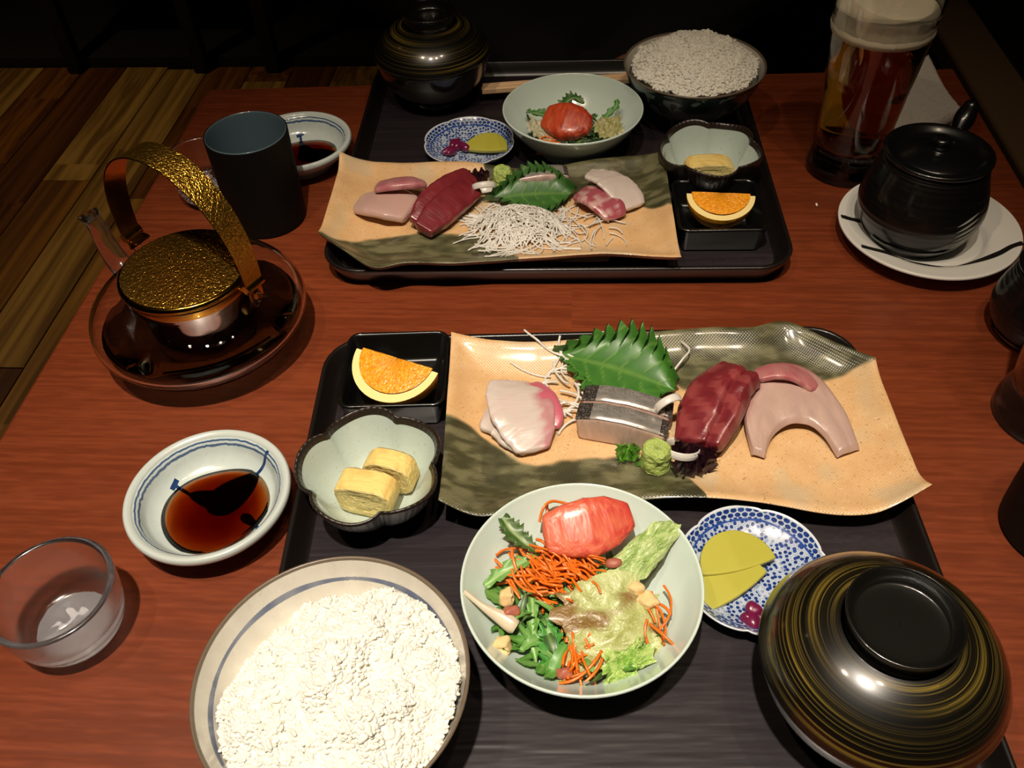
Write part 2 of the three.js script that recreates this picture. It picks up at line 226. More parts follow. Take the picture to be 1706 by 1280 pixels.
const floorN = T + TRAY + 0.0165, PL = (x, z) => { const dx = x - PN[0], dz = z - PN[2], c = Math.cos(TN), s = Math.sin(TN); return T + TRAY + plateTop(dx * c - dz * s, dx * s + dz * c); };
const PLF = (x, z) => { const dx = x - PFAR[0], dz = z - PFAR[2], a = TF + Math.PI, c = Math.cos(a), s = Math.sin(a); return T + TRAY + plateTop(dx * c - dz * s, dx * s + dz * c); };

/* ---------- square black dishes with orange wedges ---------- */
function squareDishGeo() { const w = 0.079, S = (i) => shrink(w, w, 0.01, i); return loftRings([[S(0.038), 0.0005], [S(0.008), 0.0005], [S(0.006), 0.002], [S(0.001), 0.024], [S(0), 0.0262], [S(0.001), 0.0275], [S(0.0028), 0.0272], [S(0.004), 0.025], [S(0.0085), 0.0075], [S(0.0125), 0.0045], [S(0.025), 0.0042], [S(0.0385), 0.0042]]); }
const sd = single('square_dish', squareDishGeo(), M.blackGlaze, 'square black dish with an orange wedge beside the omelette and rice', 'dish', [-0.1305, T + TRAY, -0.4555], TN);
copy(sd, 'square_dish', 'square black dish with an orange wedge on the far tray', [0.1285, T + TRAY, -0.667], TF);
M.orangeFlesh = phy({ map: tex(256, 256, (u, v) => { const n = fbm(u * 14, v * 40, 3); return mix3(hex(0xea8c10), hex(0xfcac2c), sstep(0.25, 0.75, n)); }), roughness: 0.28, clearcoat: 0.6, clearcoatRoughness: 0.2, bumpMap: tex(256, 256, (u, v) => fbm(u * 20, v * 60, 3), false), bumpScale: 0.0008 });
M.pith = std({ color: 0xf4dc92, roughness: 0.6 }); M.peel = phy({ color: 0xf0a01c, roughness: 0.4, bumpMap: tex(256, 256, (u, v) => vn(u * 60, v * 60), false), bumpScale: 0.0005 });
// wedge of a round fruit between two half planes: ang = opening. Its core edge lies along x.
function wedgeGeo(R, r0, ang, close) { // shell of a wedge
  const g = []; const P = (rad, th, ph) => [rad * Math.cos(ph), rad * Math.sin(ph) * Math.sin(th), rad * Math.sin(ph) * Math.cos(th)];
  g.push(grid(16, 24, (u, v) => P(R, lerp(-ang / 2, ang / 2, u), v * Math.PI)));
  for (const s of [-1, 1]) g.push(grid(10, 24, (u, v) => P(lerp(r0, R, u), s * ang / 2, v * Math.PI)));
  return mergeGeometries(g);
}
function orangeWedge(label, pos, rot, scale = 1) {
  const g = thing('orange_wedge', label, 'orange', pos), q = new THREE.Group(); // parts share one tilt
  const R = 0.034, tilt = (geo) => geo.scale(scale, scale, scale).rotateX(rot[0]).rotateZ(rot[2]).rotateY(rot[1]);
  const ang = 1.15; const P = (rad, th, ph) => [rad * Math.cos(ph), rad * Math.sin(ph) * Math.sin(th), rad * Math.sin(ph) * Math.cos(th)];
  const face = (s, r0, r1, k) => grid(10, 30, (u, v) => { const p = P(lerp(r0, r1, u), s * ang / 2 * k, v * Math.PI); return p; });
  const peel = tilt(grid(18, 30, (u, v) => P(R, lerp(-ang / 2, ang / 2, u), v * Math.PI)));
  const pith = tilt(mergeGeometries([face(-1, 0.0275, R, 1), face(1, 0.0275, R, 1), grid(14, 30, (u, v) => P(0.0275, lerp(-ang / 2, ang / 2, u), v * Math.PI))]));
  const flesh = tilt(mergeGeometries([-1, 1].map((s) => grid(12, 40, (u, v) => { const p = P(lerp(0, 0.029, u), s * (ang / 2 + 0.012), v * Math.PI), b = 0.0007 * (vn(u * 14, v * 46) - 0.5) + 0.0016 * Math.sin(u * Math.PI) ; return [p[0], p[1] + s * b * 0.6, p[2] - 0.002 + (u < 0.01 ? 0.0009 * vn(v * 60, s) : 0)]; }))));
  const all = [peel, pith, flesh]; let my = 1; for (const a of all) { a.computeBoundingBox(); my = Math.min(my, a.boundingBox.min.y); } for (const a of all) a.translate(0, -my, 0);
  part('peel', peel, M.peel, g, 'orange peel'); part('pith', pith, M.pith, g, 'pale yellow pith'); part('flesh', flesh, M.orangeFlesh, g, 'juicy orange flesh'); return g;
}
orangeWedge('orange wedge with its cut flesh upward in the near square black dish', [-0.127, T + TRAY + 0.0046, -0.4515], [0.9, -0.36, 0], 1);
orangeWedge('orange wedge in the square black dish on the far tray', [0.13, T + TRAY + 0.0046, -0.671], [0.8, -0.06, 0], 0.88);

/* ---------- petal bowls with rolled omelette ---------- */
const petal = (th, k) => { const s = Math.abs(Math.sin(2.5 * (th - 0.02))); return 1 - k * 0.17 * (1 - Math.pow(s, 0.6)); };
function petalGeo(prof, kf) { // prof [r, y]; kf(t): how strongly lobed
  return grid(120, prof.length - 1, (u, v) => { const j = Math.round(v * (prof.length - 1)), [r, y] = prof[j], th = u * 2 * Math.PI, k = kf(r), q = petal(th, k), lift = 0.0035 * k * Math.sin(th * 2.5 + 0.8) ** 2; return [r * q * Math.cos(th), y + (y > 0.03 ? lift - 0.002 : 0), -r * q * Math.sin(th)]; });
}
function petalBowl(label, pos, turn) {
  const g = thing('petal_bowl', label, 'bowl', pos, turn), kf = (r) => sstep(0.012, 0.046, r);
  const inner = petalGeo([[0.045, 0.0378], [0.0445, 0.0365], [0.043, 0.033], [0.039, 0.024], [0.033, 0.015], [0.025, 0.009], [0.015, 0.0065], [0.006, 0.006], [0.0004, 0.006]], kf); planarUV(inner, 0.1);
  part('glazed_inside', inner, M.speckled, g, 'pale speckled celadon inside');
  part('dark_outside', petalGeo([[0.0004, 0.0005], [0.02, 0.0005], [0.023, 0.0008], [0.024, 0.004], [0.03, 0.008], [0.037, 0.015], [0.043, 0.024], [0.0475, 0.034], [0.0495, 0.0405], [0.0496, 0.0418], [0.0488, 0.0428], [0.0477, 0.0426], [0.0466, 0.0412], [0.045, 0.0378]], kf), phy({ color: 0x241a12, roughness: 0.4, clearcoat: 0.4, clearcoatRoughness: 0.2, bumpMap: tex(512, 64, (u, v) => 0.5 + 0.5 * Math.sin(u * 2 * Math.PI * 70), false), bumpScale: 0.0003 }), g, 'dark brown ribbed outside and rim');
  return g;
}
petalBowl('flower shaped bowl with dark rim holding two omelette slices by the rice', [-0.13, T + TRAY, -0.3535], 0);
petalBowl('flower shaped bowl with dark rim on the far tray', [0.126, T + TRAY, -0.7375], 0.25);
M.egg = vc({ roughness: 0.55, bumpMap: tex(256, 256, (u, v) => fbm(u * 30, v * 30, 4), false), bumpScale: 0.0008 });
function omelette(label, [x, y, z], turn, w, h, l, sd) { // a slice of a rolled omelette, end face towards +z
  const N = 40, ring = (k) => { const o = []; for (let i = 0; i <= N; i++) { const a = i / N * 2 * Math.PI, c = Math.cos(a), s = Math.sin(a), e = 3; o.push([Math.sign(c) * Math.abs(c) ** (2 / e) * w / 2 * k * (1 + 0.05 * Math.sin(3 * a + sd)), h / 2 + Math.sign(s) * Math.abs(s) ** (2 / e) * h / 2 * k * (1 + 0.06 * Math.sin(2 * a + sd) * (s > 0))]); } return o; };
  const secs = [[0.02, -l / 2 + 0.0012], [0.5, -l / 2 + 0.0006], [0.95, -l / 2], [1, -l / 2 + 0.0015], [1, 0], [1, l / 2 - 0.0015], [0.95, l / 2], [0.82, l / 2 - 0.0008], [0.7, l / 2], [0.5, l / 2 - 0.0012], [0.3, l / 2], [0.02, l / 2 - 0.001]];
  const skin = lin(0xeccf7c), cut = lin(0xe6d390), line = lin(0xb89a3c);
  const g = grid(N, secs.length - 1, (u, v) => { const j = Math.round(v * (secs.length - 1)), i = Math.round(u * N) % (N + 1), [k, q] = secs[j], [a, b] = ring(k)[i]; return [a + (k < 0.9 ? 0.002 * k * (0.5 - v) : 0), b, q + 0.0007 * (vn(a * 900 + sd, b * 900) - 0.5)]; }, (u, v) => { const j = Math.round(v * (secs.length - 1)), b = fbm(u * 20 + sd, v * 12, 3); const k = j > 2 && j < 6 ? mix3(skin, lin(0xd0a050), 0.6 * sstep(0.52, 0.72, b)) : mix3(cut, line, (j === 9 || j === 7 ? 0.35 : 0.1) * b); return k; });
  return single('omelette_slice', g, M.egg, label, 'omelette', [x, y, z], turn);
}
omelette('thick yellow slice of rolled omelette, the front one leaning against another slice', [-0.1325, T + TRAY + 0.0095, -0.343], -0.18, 0.039, 0.028, 0.019, 1);
omelette('yellow slice of rolled omelette standing behind the front slice in the near petal bowl', [-0.1195, T + TRAY + 0.0095, -0.362], -0.22, 0.036, 0.0265, 0.016, 4);
omelette('yellow omelette slice in the petal bowl of the far tray', [0.126, T + TRAY + 0.0095, -0.731], 0.12, 0.046, 0.023, 0.021, 2.4);

/* ---------- sashimi on the near plate ---------- */
const fishBar = (k, o) => wobble(bar(k, { ...o, n: 56, m: 44 }), 0.0009, 210, k[0][0] * 50);
const pink = lin(0xb87278), rose = lin(0xe0a09a), flesh = lin(0xcabcb2), grey = lin(0xb49e94), tunaC = lin(0x80282e), tunaL = lin(0xa85450);
const fishCol = (edge, base, red, lo = 0.72, hi = 0.92) => (t, a, y) => { const n = fbm(t * 9 + 3, a * 5, 3), w = edge ? a : 1 - a; return mix3(mix3(base, rose, 0.22 * n * n), red, sstep(lo, hi, w + 0.4 * (n - 0.5)) * (0.55 + 0.45 * n)); };
const y0 = floorN;
worldThing('white_fish_slice', fishBar([[-0.062, y0 + 0.004, -0.412, 0.018, 0.006], [-0.048, y0 + 0.006, -0.409, 0.03, 0.007], [-0.034, y0 + 0.005, -0.397, 0.03, 0.006], [-0.024, y0 + 0.004, -0.388, 0.02, 0.005]], { col: fishCol(true, flesh, flesh) }), M.fish, 'pale white fish slice lying under the pink edged slice', 'sashimi');
worldThing('white_fish_slice', fishBar([[-0.042, y0 + 0.013, -0.44, 0.034, 0.005, 0.35], [-0.038, y0 + 0.015, -0.427, 0.046, 0.006, 0.2], [-0.033, y0 + 0.014, -0.411, 0.047, 0.006, 0.12], [-0.028, y0 + 0.010, -0.395, 0.038, 0.006, 0.05], [-0.024, y0 + 0.005, -0.382, 0.022, 0.005, 0]], { n: 36, m: 36, col: fishCol(false, flesh, pink, 0.66, 0.9) }), M.fish, 'translucent white fish slice with a pink edge, leftmost food on its long plate', 'sashimi');
worldThing('pink_fish_slice', bar([[-0.028, y0 + 0.009, -0.443, 0.012, 0.006, 0.3], [-0.018, y0 + 0.010, -0.428, 0.018, 0.008, 0.2], [-0.011, y0 + 0.007, -0.413, 0.014, 0.007], [-0.011, y0 + 0.004, -0.404, 0.008, 0.005]], { col: () => lin(0xc06070) }), M.fish, 'small pink piece of fish tucked behind the white slice', 'sashimi');
// two silver skinned slices, side by side, each with its skin as a part
M.skin = phy({ map: tex(512, 256, (u, v) => { const s = vn(u * 90, v * 60), b = fbm(u * 9, v * 5, 3); return mix3(mix3(hex(0xc9c2ba), hex(0x8f8880), b), hex(0x2b2420), u < 0.16 || u > 0.92 ? (s > 0.4 ? 0.85 : 0.25) : (s > 0.78 && v < 0.5 ? 0.7 : s > 0.9 ? 0.5 : 0)); }), metalness: 0.55, roughness: 0.26, clearcoat: 0.5, clearcoatRoughness: 0.15 });
for (const [z, lab, dx, tl] of [[-0.4005, 'front slice of silver skinned fish with white flesh facing the wasabi', 0, 0.0], [-0.4175, 'back slice of silver skinned fish next to the shiso leaf', 0.004, 0.0]]) {
  const g = thing('silver_fish_slice', lab, 'sashimi', [0.036 + dx, y0 - 0.0004, z], -0.2);
  const L = 0.064, D = 0.0158, Ht = 0.0265, f = (u, v, s) => { const x = (u - 0.5) * L * (1 - 0.05 * Math.abs(s)), b = 1 - 0.42 * sstep(0.35, 1, u); return [x, s, b]; };
  const body = bar([[-L / 2, Ht * 0.42, 0, D, Ht * 0.84], [-L / 4, Ht * 0.49, 0, D, Ht * 0.98], [0, Ht * 0.49, 0, D, Ht * 0.98], [L / 4, Ht * 0.44, 0, D, Ht * 0.88], [L / 2, Ht * 0.36, 0.001, D * 0.9, Ht * 0.72]], { n: 30, m: 40, e: 6, cap: 0.93, col: (t, a, y) => mix3(lin(0xe0c2b2), lin(0xc09c8c), fbm(t * 30, y * 6, 3)) });
  part('flesh', body, M.fish, g);
  const top = (t) => Ht * (t < 0.25 ? lerp(0.84, 0.98, t / 0.25) : t < 0.5 ? 0.98 : t < 0.75 ? lerp(0.98, 0.88, (t - 0.5) / 0.25) : lerp(0.88, 0.72, (t - 0.75) / 0.25));
  part('silver_skin', sheet(30, 8, (u, v) => [(u - 0.5) * L * 0.98, top(u) + 0.0006 - 0.0016 * Math.abs(v - 0.5) ** 4 * 16 * 0.6, (v - 0.5) * D * 0.96], 0.0012), M.skin, g, 'shiny silver skin with dark speckles');
}
for (const [o, lab, k] of [[0, 'dark red tuna slice leaning on another beside the silver skinned fish', 0], [1, 'dark red tuna slice beside the arched pale slice', 1]])
  worldThing('tuna_slice', fishBar([[0.118 + o * 0.008, y0 + 0.021 - o * 0.001, -0.45 + o * 0.006, 0.024, 0.013, -0.5], [0.1 + o * 0.011, y0 + 0.0195, -0.433 + o * 0.004, 0.031, 0.015, -0.5], [0.09 + o * 0.012, y0 + 0.015, -0.412 + o * 0.004, 0.031, 0.014, -0.46], [0.082 + o * 0.009, y0 + 0.0095, -0.388 + o * 0.002, 0.022, 0.011, -0.35]], { n: 34, m: 36, e: 5, col: (t, a, y) => mix3(mix3(tunaC, lin(0x661e24), fbm(t * 8, a * 6 + o * 9, 3)), tunaL, 0.4 * sstep(0.62, 0.7, Math.abs(Math.sin((a * 2.2 + t * 5.2 + o) * 1.9)) * fbm(t * 12 + 4, a * 4, 2) * 1.7)) }), M.fish, lab, 'sashimi');
{ const outer = curve([[0.1235, 0, -0.386], [0.121, 0, -0.414], [0.128, 0, -0.446], [0.15, 0, -0.4635], [0.173, 0, -0.456], [0.19, 0, -0.424], [0.1965, 0, -0.393]]), inner = curve([[0.132, 0, -0.3835], [0.1385, 0, -0.3995], [0.147, 0, -0.4075], [0.157, 0, -0.4105], [0.1655, 0, -0.4095], [0.173, 0, -0.4025], [0.1805, 0, -0.386]]);
  const g = sheet(70, 22, (u, v) => { const a = outer.getPoint(u), b = inner.getPoint(u), x = lerp(a.x, b.x, v), z = lerp(a.z, b.z, v), up = Math.sin(Math.PI * u); return [x, y0 + 0.0072 + up * (0.012 - 0.006 * v) - 0.0022 * (2 * v - 1) ** 4 + 0.0012 * (fbm(u * 7, v * 5, 2) - 0.5), z]; }, (u, v) => 0.0066 - 0.002 * (2 * v - 1) ** 4, (u, v) => { const n = fbm(u * 12, v * 6, 3), band = sstep(0.66, 0.9, 1 - v + 0.25 * (n - 0.5)) * sstep(0.1, 0.3, u) * (1 - sstep(0.55, 0.8, u)); return mix3(mix3(lin(0xc0a092), lin(0xab8e82), n), lin(0xa44c56), band * (0.55 + 0.45 * n)); }, 0.45);
  worldThing('yellowtail_slice', g, M.fish, 'pale arched slice of yellowtail with a red upper edge beside the tuna', 'sashimi'); }
worldThing('yellowtail_slice', bar([[0.131, y0 + 0.0165, -0.447, 0.014, 0.006, 0.3], [0.146, y0 + 0.0205, -0.449, 0.02, 0.006, 0.32], [0.162, y0 + 0.0185, -0.446, 0.018, 0.006, 0.3], [0.173, y0 + 0.014, -0.437, 0.01, 0.005, 0.2]], { col: (t, a) => mix3(lin(0xa04856), lin(0xbc867c), fbm(t * 9, a * 5, 3)) }), M.fish, 'thin rosy slice of yellowtail behind the arched slice', 'sashimi');

// shiso leaf: toothed outline, folded along the midrib
function leafGeo(L, Wd, teeth, bend, seedv, ct, cb) {
  const nu = 72, nv = 22;
  return sheet(nu, nv, (u, v) => { const b = Math.pow(Math.sin(Math.PI * Math.pow(u, 1.25)), 0.95) * Wd / 2, s = v * 2 - 1, saw = (u * teeth) % 1, tooth = 1 - (0.3 + 0.18 * hash(Math.floor(u * teeth), s < 0 ? 1 : 2)) * saw * sstep(0.45, 1, Math.abs(s)); const x = (u - 0.5) * L + 0.012 * Math.abs(s) * (1 - u) * 0.5 + 0.004 * saw * Math.abs(s); const z = s * Math.max(b * tooth, 0.0004); return [x, bend(u, s) + 0.0012 * Math.abs(Math.sin((u * 7 - Math.abs(s) * 1.2) * Math.PI)) * Math.abs(s), z]; }, 0.0005, (u, v, side) => { const s = Math.abs(v * 2 - 1), vein = Math.abs(Math.sin((u * 7 - s * 1.2) * Math.PI)) < 0.12 || s < 0.04; return mix3(mix3(ct, cb, fbm(u * 16 + seedv, v * 16, 3)), lin(0x9cbc58), vein ? 0.2 : 0); }, 0.5);
}
{
  const g = leafGeo(0.1, 0.082, 12, (u, s) => 0.005 + 0.006 * Math.sin(u * Math.PI) + 0.012 * (s < 0 ? s * s : 0.3 * s * s), 3, lin(0x437a28), lin(0x2c5c1a));
  g.rotateX(0.12).rotateY(-0.36); const m = worldThing('shiso_leaf', g, M.leafVC, 'big bright green toothed shiso leaf behind the silver skinned fish', 'leaf'); m.position.set(0.03, y0 + 0.0045, -0.456);
}
// threads of white radish
function threads(n, cx, cz, rx, rz, ry, yb, r, colr) { const a = []; for (let i = 0; i < n; i++) { const p = [], a0 = rr(0, 6.28), rad = Math.sqrt(rnd()), x = cx + rx * rad * Math.cos(a0), z = cz + rz * rad * Math.sin(a0), dir = rr(0, 6.28), len = rr(0.012, 0.04), cv = rr(-2.2, 2.2), dome = (px, pz) => { const q = ((px - cx) / rx) ** 2 + ((pz - cz) / rz) ** 2; return (typeof yb === 'function' ? yb(px, pz) : yb) + 0.0014 + Math.max(0, 1 - q) * ry * rr(0.72, 1.05); }; let px = x, pz = z, d = dir; for (let k = 0; k < 6; k++) { p.push([px, dome(px, pz), pz]); px += Math.cos(d) * len / 5; pz += Math.sin(d) * len / 5; d += cv / 5; } a.push(tube(p, r * rr(0.8, 1.15), 14, 5)); } return merge(a); }
M.radish = phy({ color: 0xe9e4da, roughness: 0.3, clearcoat: 0.4, clearcoatRoughness: 0.2, transmission: 0.2, thickness: 0 });
{ const g = worldThing('radish_threads', threads(34, 0.001, -0.442, 0.02, 0.036, 0.006, PL, 0.0009), M.radish, 'loose white radish threads left of the big shiso leaf', 'radish'); g.userData.kind = 'stuff'; }
worldThing('radish_strip', taper([[0.083, y0 + 0.010, -0.489], [0.088, y0 + 0.012, -0.478], [0.083, y0 + 0.011, -0.47], [0.075, y0 + 0.004, -0.462]], 0.0007, 0.0009), M.radish, 'single stray radish thread against the olive back rim', 'radish');
// curled rings of white radish
const curlGeo = (R, w, th, turn) => grid(40, 8, (u, v) => { const a = u * turn, k = Math.sin(v * Math.PI * 2), q = Math.cos(v * Math.PI * 2); const r = R + q * th / 2 + u * 0.001; return [r * Math.cos(a), R + r * Math.sin(a), k * w / 2]; });
for (const [x, y, z, ry, R, rx, lab] of [[0.066, y0 + 0.0185, -0.414, 0.5, 0.009, 0.3, 'white radish ring leaning on the tuna above the wasabi'], [0.078, y0 + 0.007, -0.394, -0.2, 0.0115, 1.15, 'flat white radish curl lying between the wasabi and the tuna']]) { const g = curlGeo(R, 0.006, 0.0016, 5.2).rotateX(rx).rotateY(ry); g.computeBoundingBox(); g.translate(0, -g.boundingBox.min.y, 0); single('radish_curl', g, M.radish, lab, 'radish', [x, y - 0.005, z]); }
M.wasabi = phy({ color: 0xa9bd62, roughness: 0.65, bumpMap: tex(256, 256, (u, v) => fbm(u * 24, v * 24, 4), false), bumpScale: 0.0015 });
{ const g = wobble(lathe([[0, 0], [0.0088, 0], [0.0102, 0.002], [0.0098, 0.009], [0.0092, 0.015], [0.0075, 0.018], [0.004, 0.0185], [0, 0.018]], 36, 3), 0.0013, 260, 2); single('wasabi', g, M.wasabi, 'pale green wasabi mound standing in front of the silver skinned fish', 'wasabi', [0.0585, y0 + 0.0003, -0.378]); }
// frilly things: seaweed and parsley
function frill(n, R, h, w, cA, cB, sd) { const out = []; for (let i = 0; i < n; i++) { const a = i / n * 6.28 + rr(-0.3, 0.3), r = R * rr(0.15, 0.85), s = rr(0.6, 1.2), ph = rr(0, 6), t = rr(-0.6, 0.6); out.push(sheet(16, 5, (u, v) => { const x = (u - 0.5) * w * s, y = v * h * s, wv = 0.22 * w * Math.sin(u * 13 + ph) * (0.3 + v); return [x, y + 0.12 * h * Math.sin(u * 20 + ph) * v, wv + v * h * 0.4 * t]; }, 0.0006, (u, v) => mix3(cA, cB, clamp(fbm(u * 5 + i, v * 4 + sd, 2) + 0.2 * v - 0.1)), 0.5).rotateY(a + 1.5).translate(r * Math.cos(a), 0.0003, r * Math.sin(a))); } return merge(out); }
{ const g = frill(26, 0.0145, 0.011, 0.015, lin(0x1c070c), lin(0x3a1422), 1); single('red_seaweed', g, M.leafVC, 'dark purple frilly seaweed beside the wasabi mound', 'seaweed', [0.084, y0 + 0.0008, -0.3775]); }
{ const g = frill(10, 0.010, 0.006, 0.012, lin(0x3f8020), lin(0x7cb840), 2); single('green_garnish', g, M.leafVC, 'small bright green frilly garnish left of the wasabi', 'garnish', [0.039, y0 + 0.001, -0.384]); }

/* ---------- sashimi on the far plate ---------- */
worldThing('yellowtail_slice', bar([[-0.199, y0 + 0.005, -0.672, 0.026, 0.008], [-0.183, y0 + 0.009, -0.668, 0.042, 0.01, 0.1], [-0.163, y0 + 0.010, -0.664, 0.05, 0.011, 0.1], [-0.145, y0 + 0.006, -0.66, 0.036, 0.009]], { col: fishCol(false, lin(0xc09c90), grey) }), M.fish, 'pale pink yellowtail slice at the end of the far plate', 'sashimi');
worldThing('yellowtail_slice', bar([[-0.183, y0 + 0.015, -0.683, 0.02, 0.006, 0.2], [-0.165, y0 + 0.019, -0.683, 0.026, 0.008, 0.3], [-0.147, y0 + 0.0185, -0.686, 0.024, 0.008, 0.3], [-0.137, y0 + 0.014, -0.69, 0.014, 0.006, 0.2]], { col: (t, a) => mix3(lin(0xa85460), lin(0xc08a86), fbm(t * 10, a * 6, 3)) }), M.fish, 'rosy edged yellowtail slice lying on top of the pale pink slice', 'sashimi');
for (const [o, lab] of [[0, 'dark red tuna slice lying next to the yellowtail on the far plate'], [1, 'dark red tuna slice nearest the radish threads on the far plate']])
  worldThing('tuna_slice', fishBar([[-0.096 + o * 0.005, y0 + 0.014 - o * 0.003, -0.703 + o * 0.013, 0.02, 0.011, 0.45], [-0.113 + o * 0.006, y0 + 0.0165 - o * 0.003, -0.678 + o * 0.012, 0.028, 0.013, 0.45], [-0.128 + o * 0.006, y0 + 0.015 - o * 0.003, -0.655 + o * 0.012, 0.027, 0.012, 0.42], [-0.138 + o * 0.006, y0 + 0.009, -0.634 + o * 0.009, 0.018, 0.009, 0.3]], { n: 34, m: 32, e: 5, col: (t, a) => mix3(tunaC, lin(0x661c22), fbm(t * 9, a * 6 + o * 4, 3)) }), M.fish, lab, 'sashimi');
{ const g = leafGeo(0.088, 0.062, 12, (u, s) => 0.005 + 0.005 * Math.sin(u * Math.PI) + 0.010 * s * s, 8, lin(0x3f6f2a), lin(0x2b5420)); g.rotateX(0.35).rotateY(0.15); const m = worldThing('shiso_leaf', g, M.leafVC, 'green toothed shiso leaf under the radish threads on the far plate', 'leaf'); m.position.set(-0.042, y0 + 0.0015, -0.684); }
{ const g = worldThing('radish_threads', threads(330, -0.048, -0.643, 0.041, 0.029, 0.018, PLF, 0.0008), M.radish, 'mound of fine white radish threads on the far plate', 'radish'); g.userData.kind = 'stuff'; }
{ const g = worldThing('radish_threads', threads(26, 0.016, -0.646, 0.034, 0.022, 0.003, PLF, 0.0007), M.radish, 'few loose radish threads spread before the pink fish', 'radish'); g.userData.kind = 'stuff'; }
worldThing('pink_fish_slice', bar([[0.004, y0 + 0.007, -0.687, 0.026, 0.007, 0.1], [0.018, y0 + 0.011, -0.679, 0.038, 0.008, 0.15], [0.03, y0 + 0.010, -0.666, 0.034, 0.008, 0.1], [0.038, y0 + 0.005, -0.651, 0.02, 0.006]], { col: (t, a) => { const n = fbm(t * 8, a * 7, 3); return mix3(lin(0xc49a94), lin(0xa04a56), sstep(0.4, 0.62, n + 0.25 * (1 - a))); } }), M.fish, 'pink streaked white fish slice on the far plate', 'sashimi');
worldThing('white_fish_slice', fishBar([[0.012, y0 + 0.016, -0.706, 0.02, 0.005, 0.2], [0.03, y0 + 0.016, -0.698, 0.036, 0.006, 0.2], [0.046, y0 + 0.011, -0.683, 0.034, 0.006, 0.1], [0.056, y0 + 0.005, -0.668, 0.02, 0.005]], { col: fishCol(true, flesh, flesh) }), M.fish, 'pale white fish slice behind the pink streaked slice', 'sashimi');
{ const g = wobble(lathe([[0, 0], [0.0088, 0], [0.0098, 0.003], [0.009, 0.011], [0.0065, 0.0165], [0, 0.0165]], 32, 3), 0.0014, 260, 6); single('wasabi', g, M.wasabi, 'green wasabi mound behind the shiso leaf of the far plate', 'wasabi', [-0.067, y0 + 0.0005, -0.713]); }
single('red_seaweed', frill(13, 0.011, 0.008, 0.013, lin(0x20070c), lin(0x3d1420), 4), M.leafVC, 'dark purple frilly seaweed behind the tuna on the far plate', 'seaweed', [-0.09, y0 + 0.001, -0.713]);
{ const g = curlGeo(0.0105, 0.006, 0.0016, 5.6).rotateX(0.75).rotateY(0.2); g.computeBoundingBox(); g.translate(0, -g.boundingBox.min.y, 0); single('radish_curl', g, M.radish, 'white radish ring beside the wasabi on the far plate', 'radish', [-0.084, y0 + 0.003, -0.694]); }
{ const g = thing('silver_fish_slice', 'silver skinned fish slice behind the shiso leaf on the far plate', 'sashimi', [-0.03, y0, -0.709], 0.15); part('flesh', bar([[-0.026, 0.008, 0, 0.018, 0.015], [0, 0.0095, 0, 0.02, 0.018], [0.026, 0.008, 0, 0.016, 0.014]], { e: 5, col: (t, a, y) => mix3(lin(0xc9aea4), lin(0x9c8078), fbm(t * 20, y * 5, 3)) }), M.fish, g); part('silver_skin', sheet(20, 6, (u, v) => [(u - 0.5) * 0.048, 0.0155 + 0.0032 * Math.sin(u * Math.PI) ** 0.7, (v - 0.5) * 0.015], 0.001), M.skin, g, 'shiny silver skin'); }

/* ---------- rice bowls ---------- */
const arabesque = tex(1024, 256, (u, v) => { const n = fbm(u * 60, v * 14, 3), f = vn(u * 26, v * 6), k = Math.abs(Math.sin(u * 50 + 4 * n) * Math.sin(v * 14 + 5 * f)); return mix3(hex(0x20302e), hex(0xa6b4ae), k > 0.72 || (f > 0.78 && n > 0.45) ? 0.7 : 0.05 * n); });
M.riceIn = phy({ map: tex(1024, 1024, (u, v) => { const r = Math.hypot(u - 0.5, v - 0.5) * 0.16, s = vn(u * 300, v * 300); let c = mix3(hex(0xddd8cc), hex(0xcbc6ba), fbm(u * 20, v * 20)); if (s > 0.93) c = mix3(c, hex(0xa8a290), 0.4); const a = Math.atan2(v - 0.5, u - 0.5), l = Math.abs(r - 0.0645) < 0.0007 + 0.0002 * Math.sin(a * 5); return l ? mix3(c, hex(0x39486c), 0.8 - 0.3 * vn(a * 9, 2)) : c; }), roughness: 0.28, clearcoat: 0.5, clearcoatRoughness: 0.1 });
M.riceOut = phy({ map: arabesque, roughness: 0.3, clearcoat: 0.5, clearcoatRoughness: 0.12 });
M.lip = phy({ color: 0x6a5c4c, roughness: 0.35, clearcoat: 0.4, clearcoatRoughness: 0.2 });
function riceBowl(label, pos, turn, s = 1) {
  const g = thing('rice_bowl', label, 'bowl', pos, turn);
  const inn = lathe([[0.0695, 0.0605], [0.066, 0.052], [0.06, 0.041], [0.05, 0.028], [0.036, 0.016], [0.02, 0.0105], [0.0002, 0.0095]], 96, 4), uvR = planarUV(inn, 0.16);
  part('glazed_inside', uvR, M.riceIn, g, 'off-white inside with a blue line');
  part('patterned_outside', lathe([[0.0002, 0.0005], [0.026, 0.0005], [0.028, 0.001], [0.0285, 0.008], [0.038, 0.014], [0.053, 0.026], [0.0635, 0.041], [0.069, 0.054], [0.0707, 0.0595]], 96, 4), M.riceOut, g, 'dark outside painted with pale scrolls');
  part('lip', lathe([[0.0706, 0.0594], [0.0716, 0.0605], [0.0716, 0.0616], [0.0708, 0.0621], [0.07, 0.0618], [0.0694, 0.0605]], 96, 2), M.lip, g, 'brown unglazed lip');
  return g;
}
const grainGeo = new THREE.IcosahedronGeometry(1, 1).scale(0.0012, 0.0012, 0.0028);
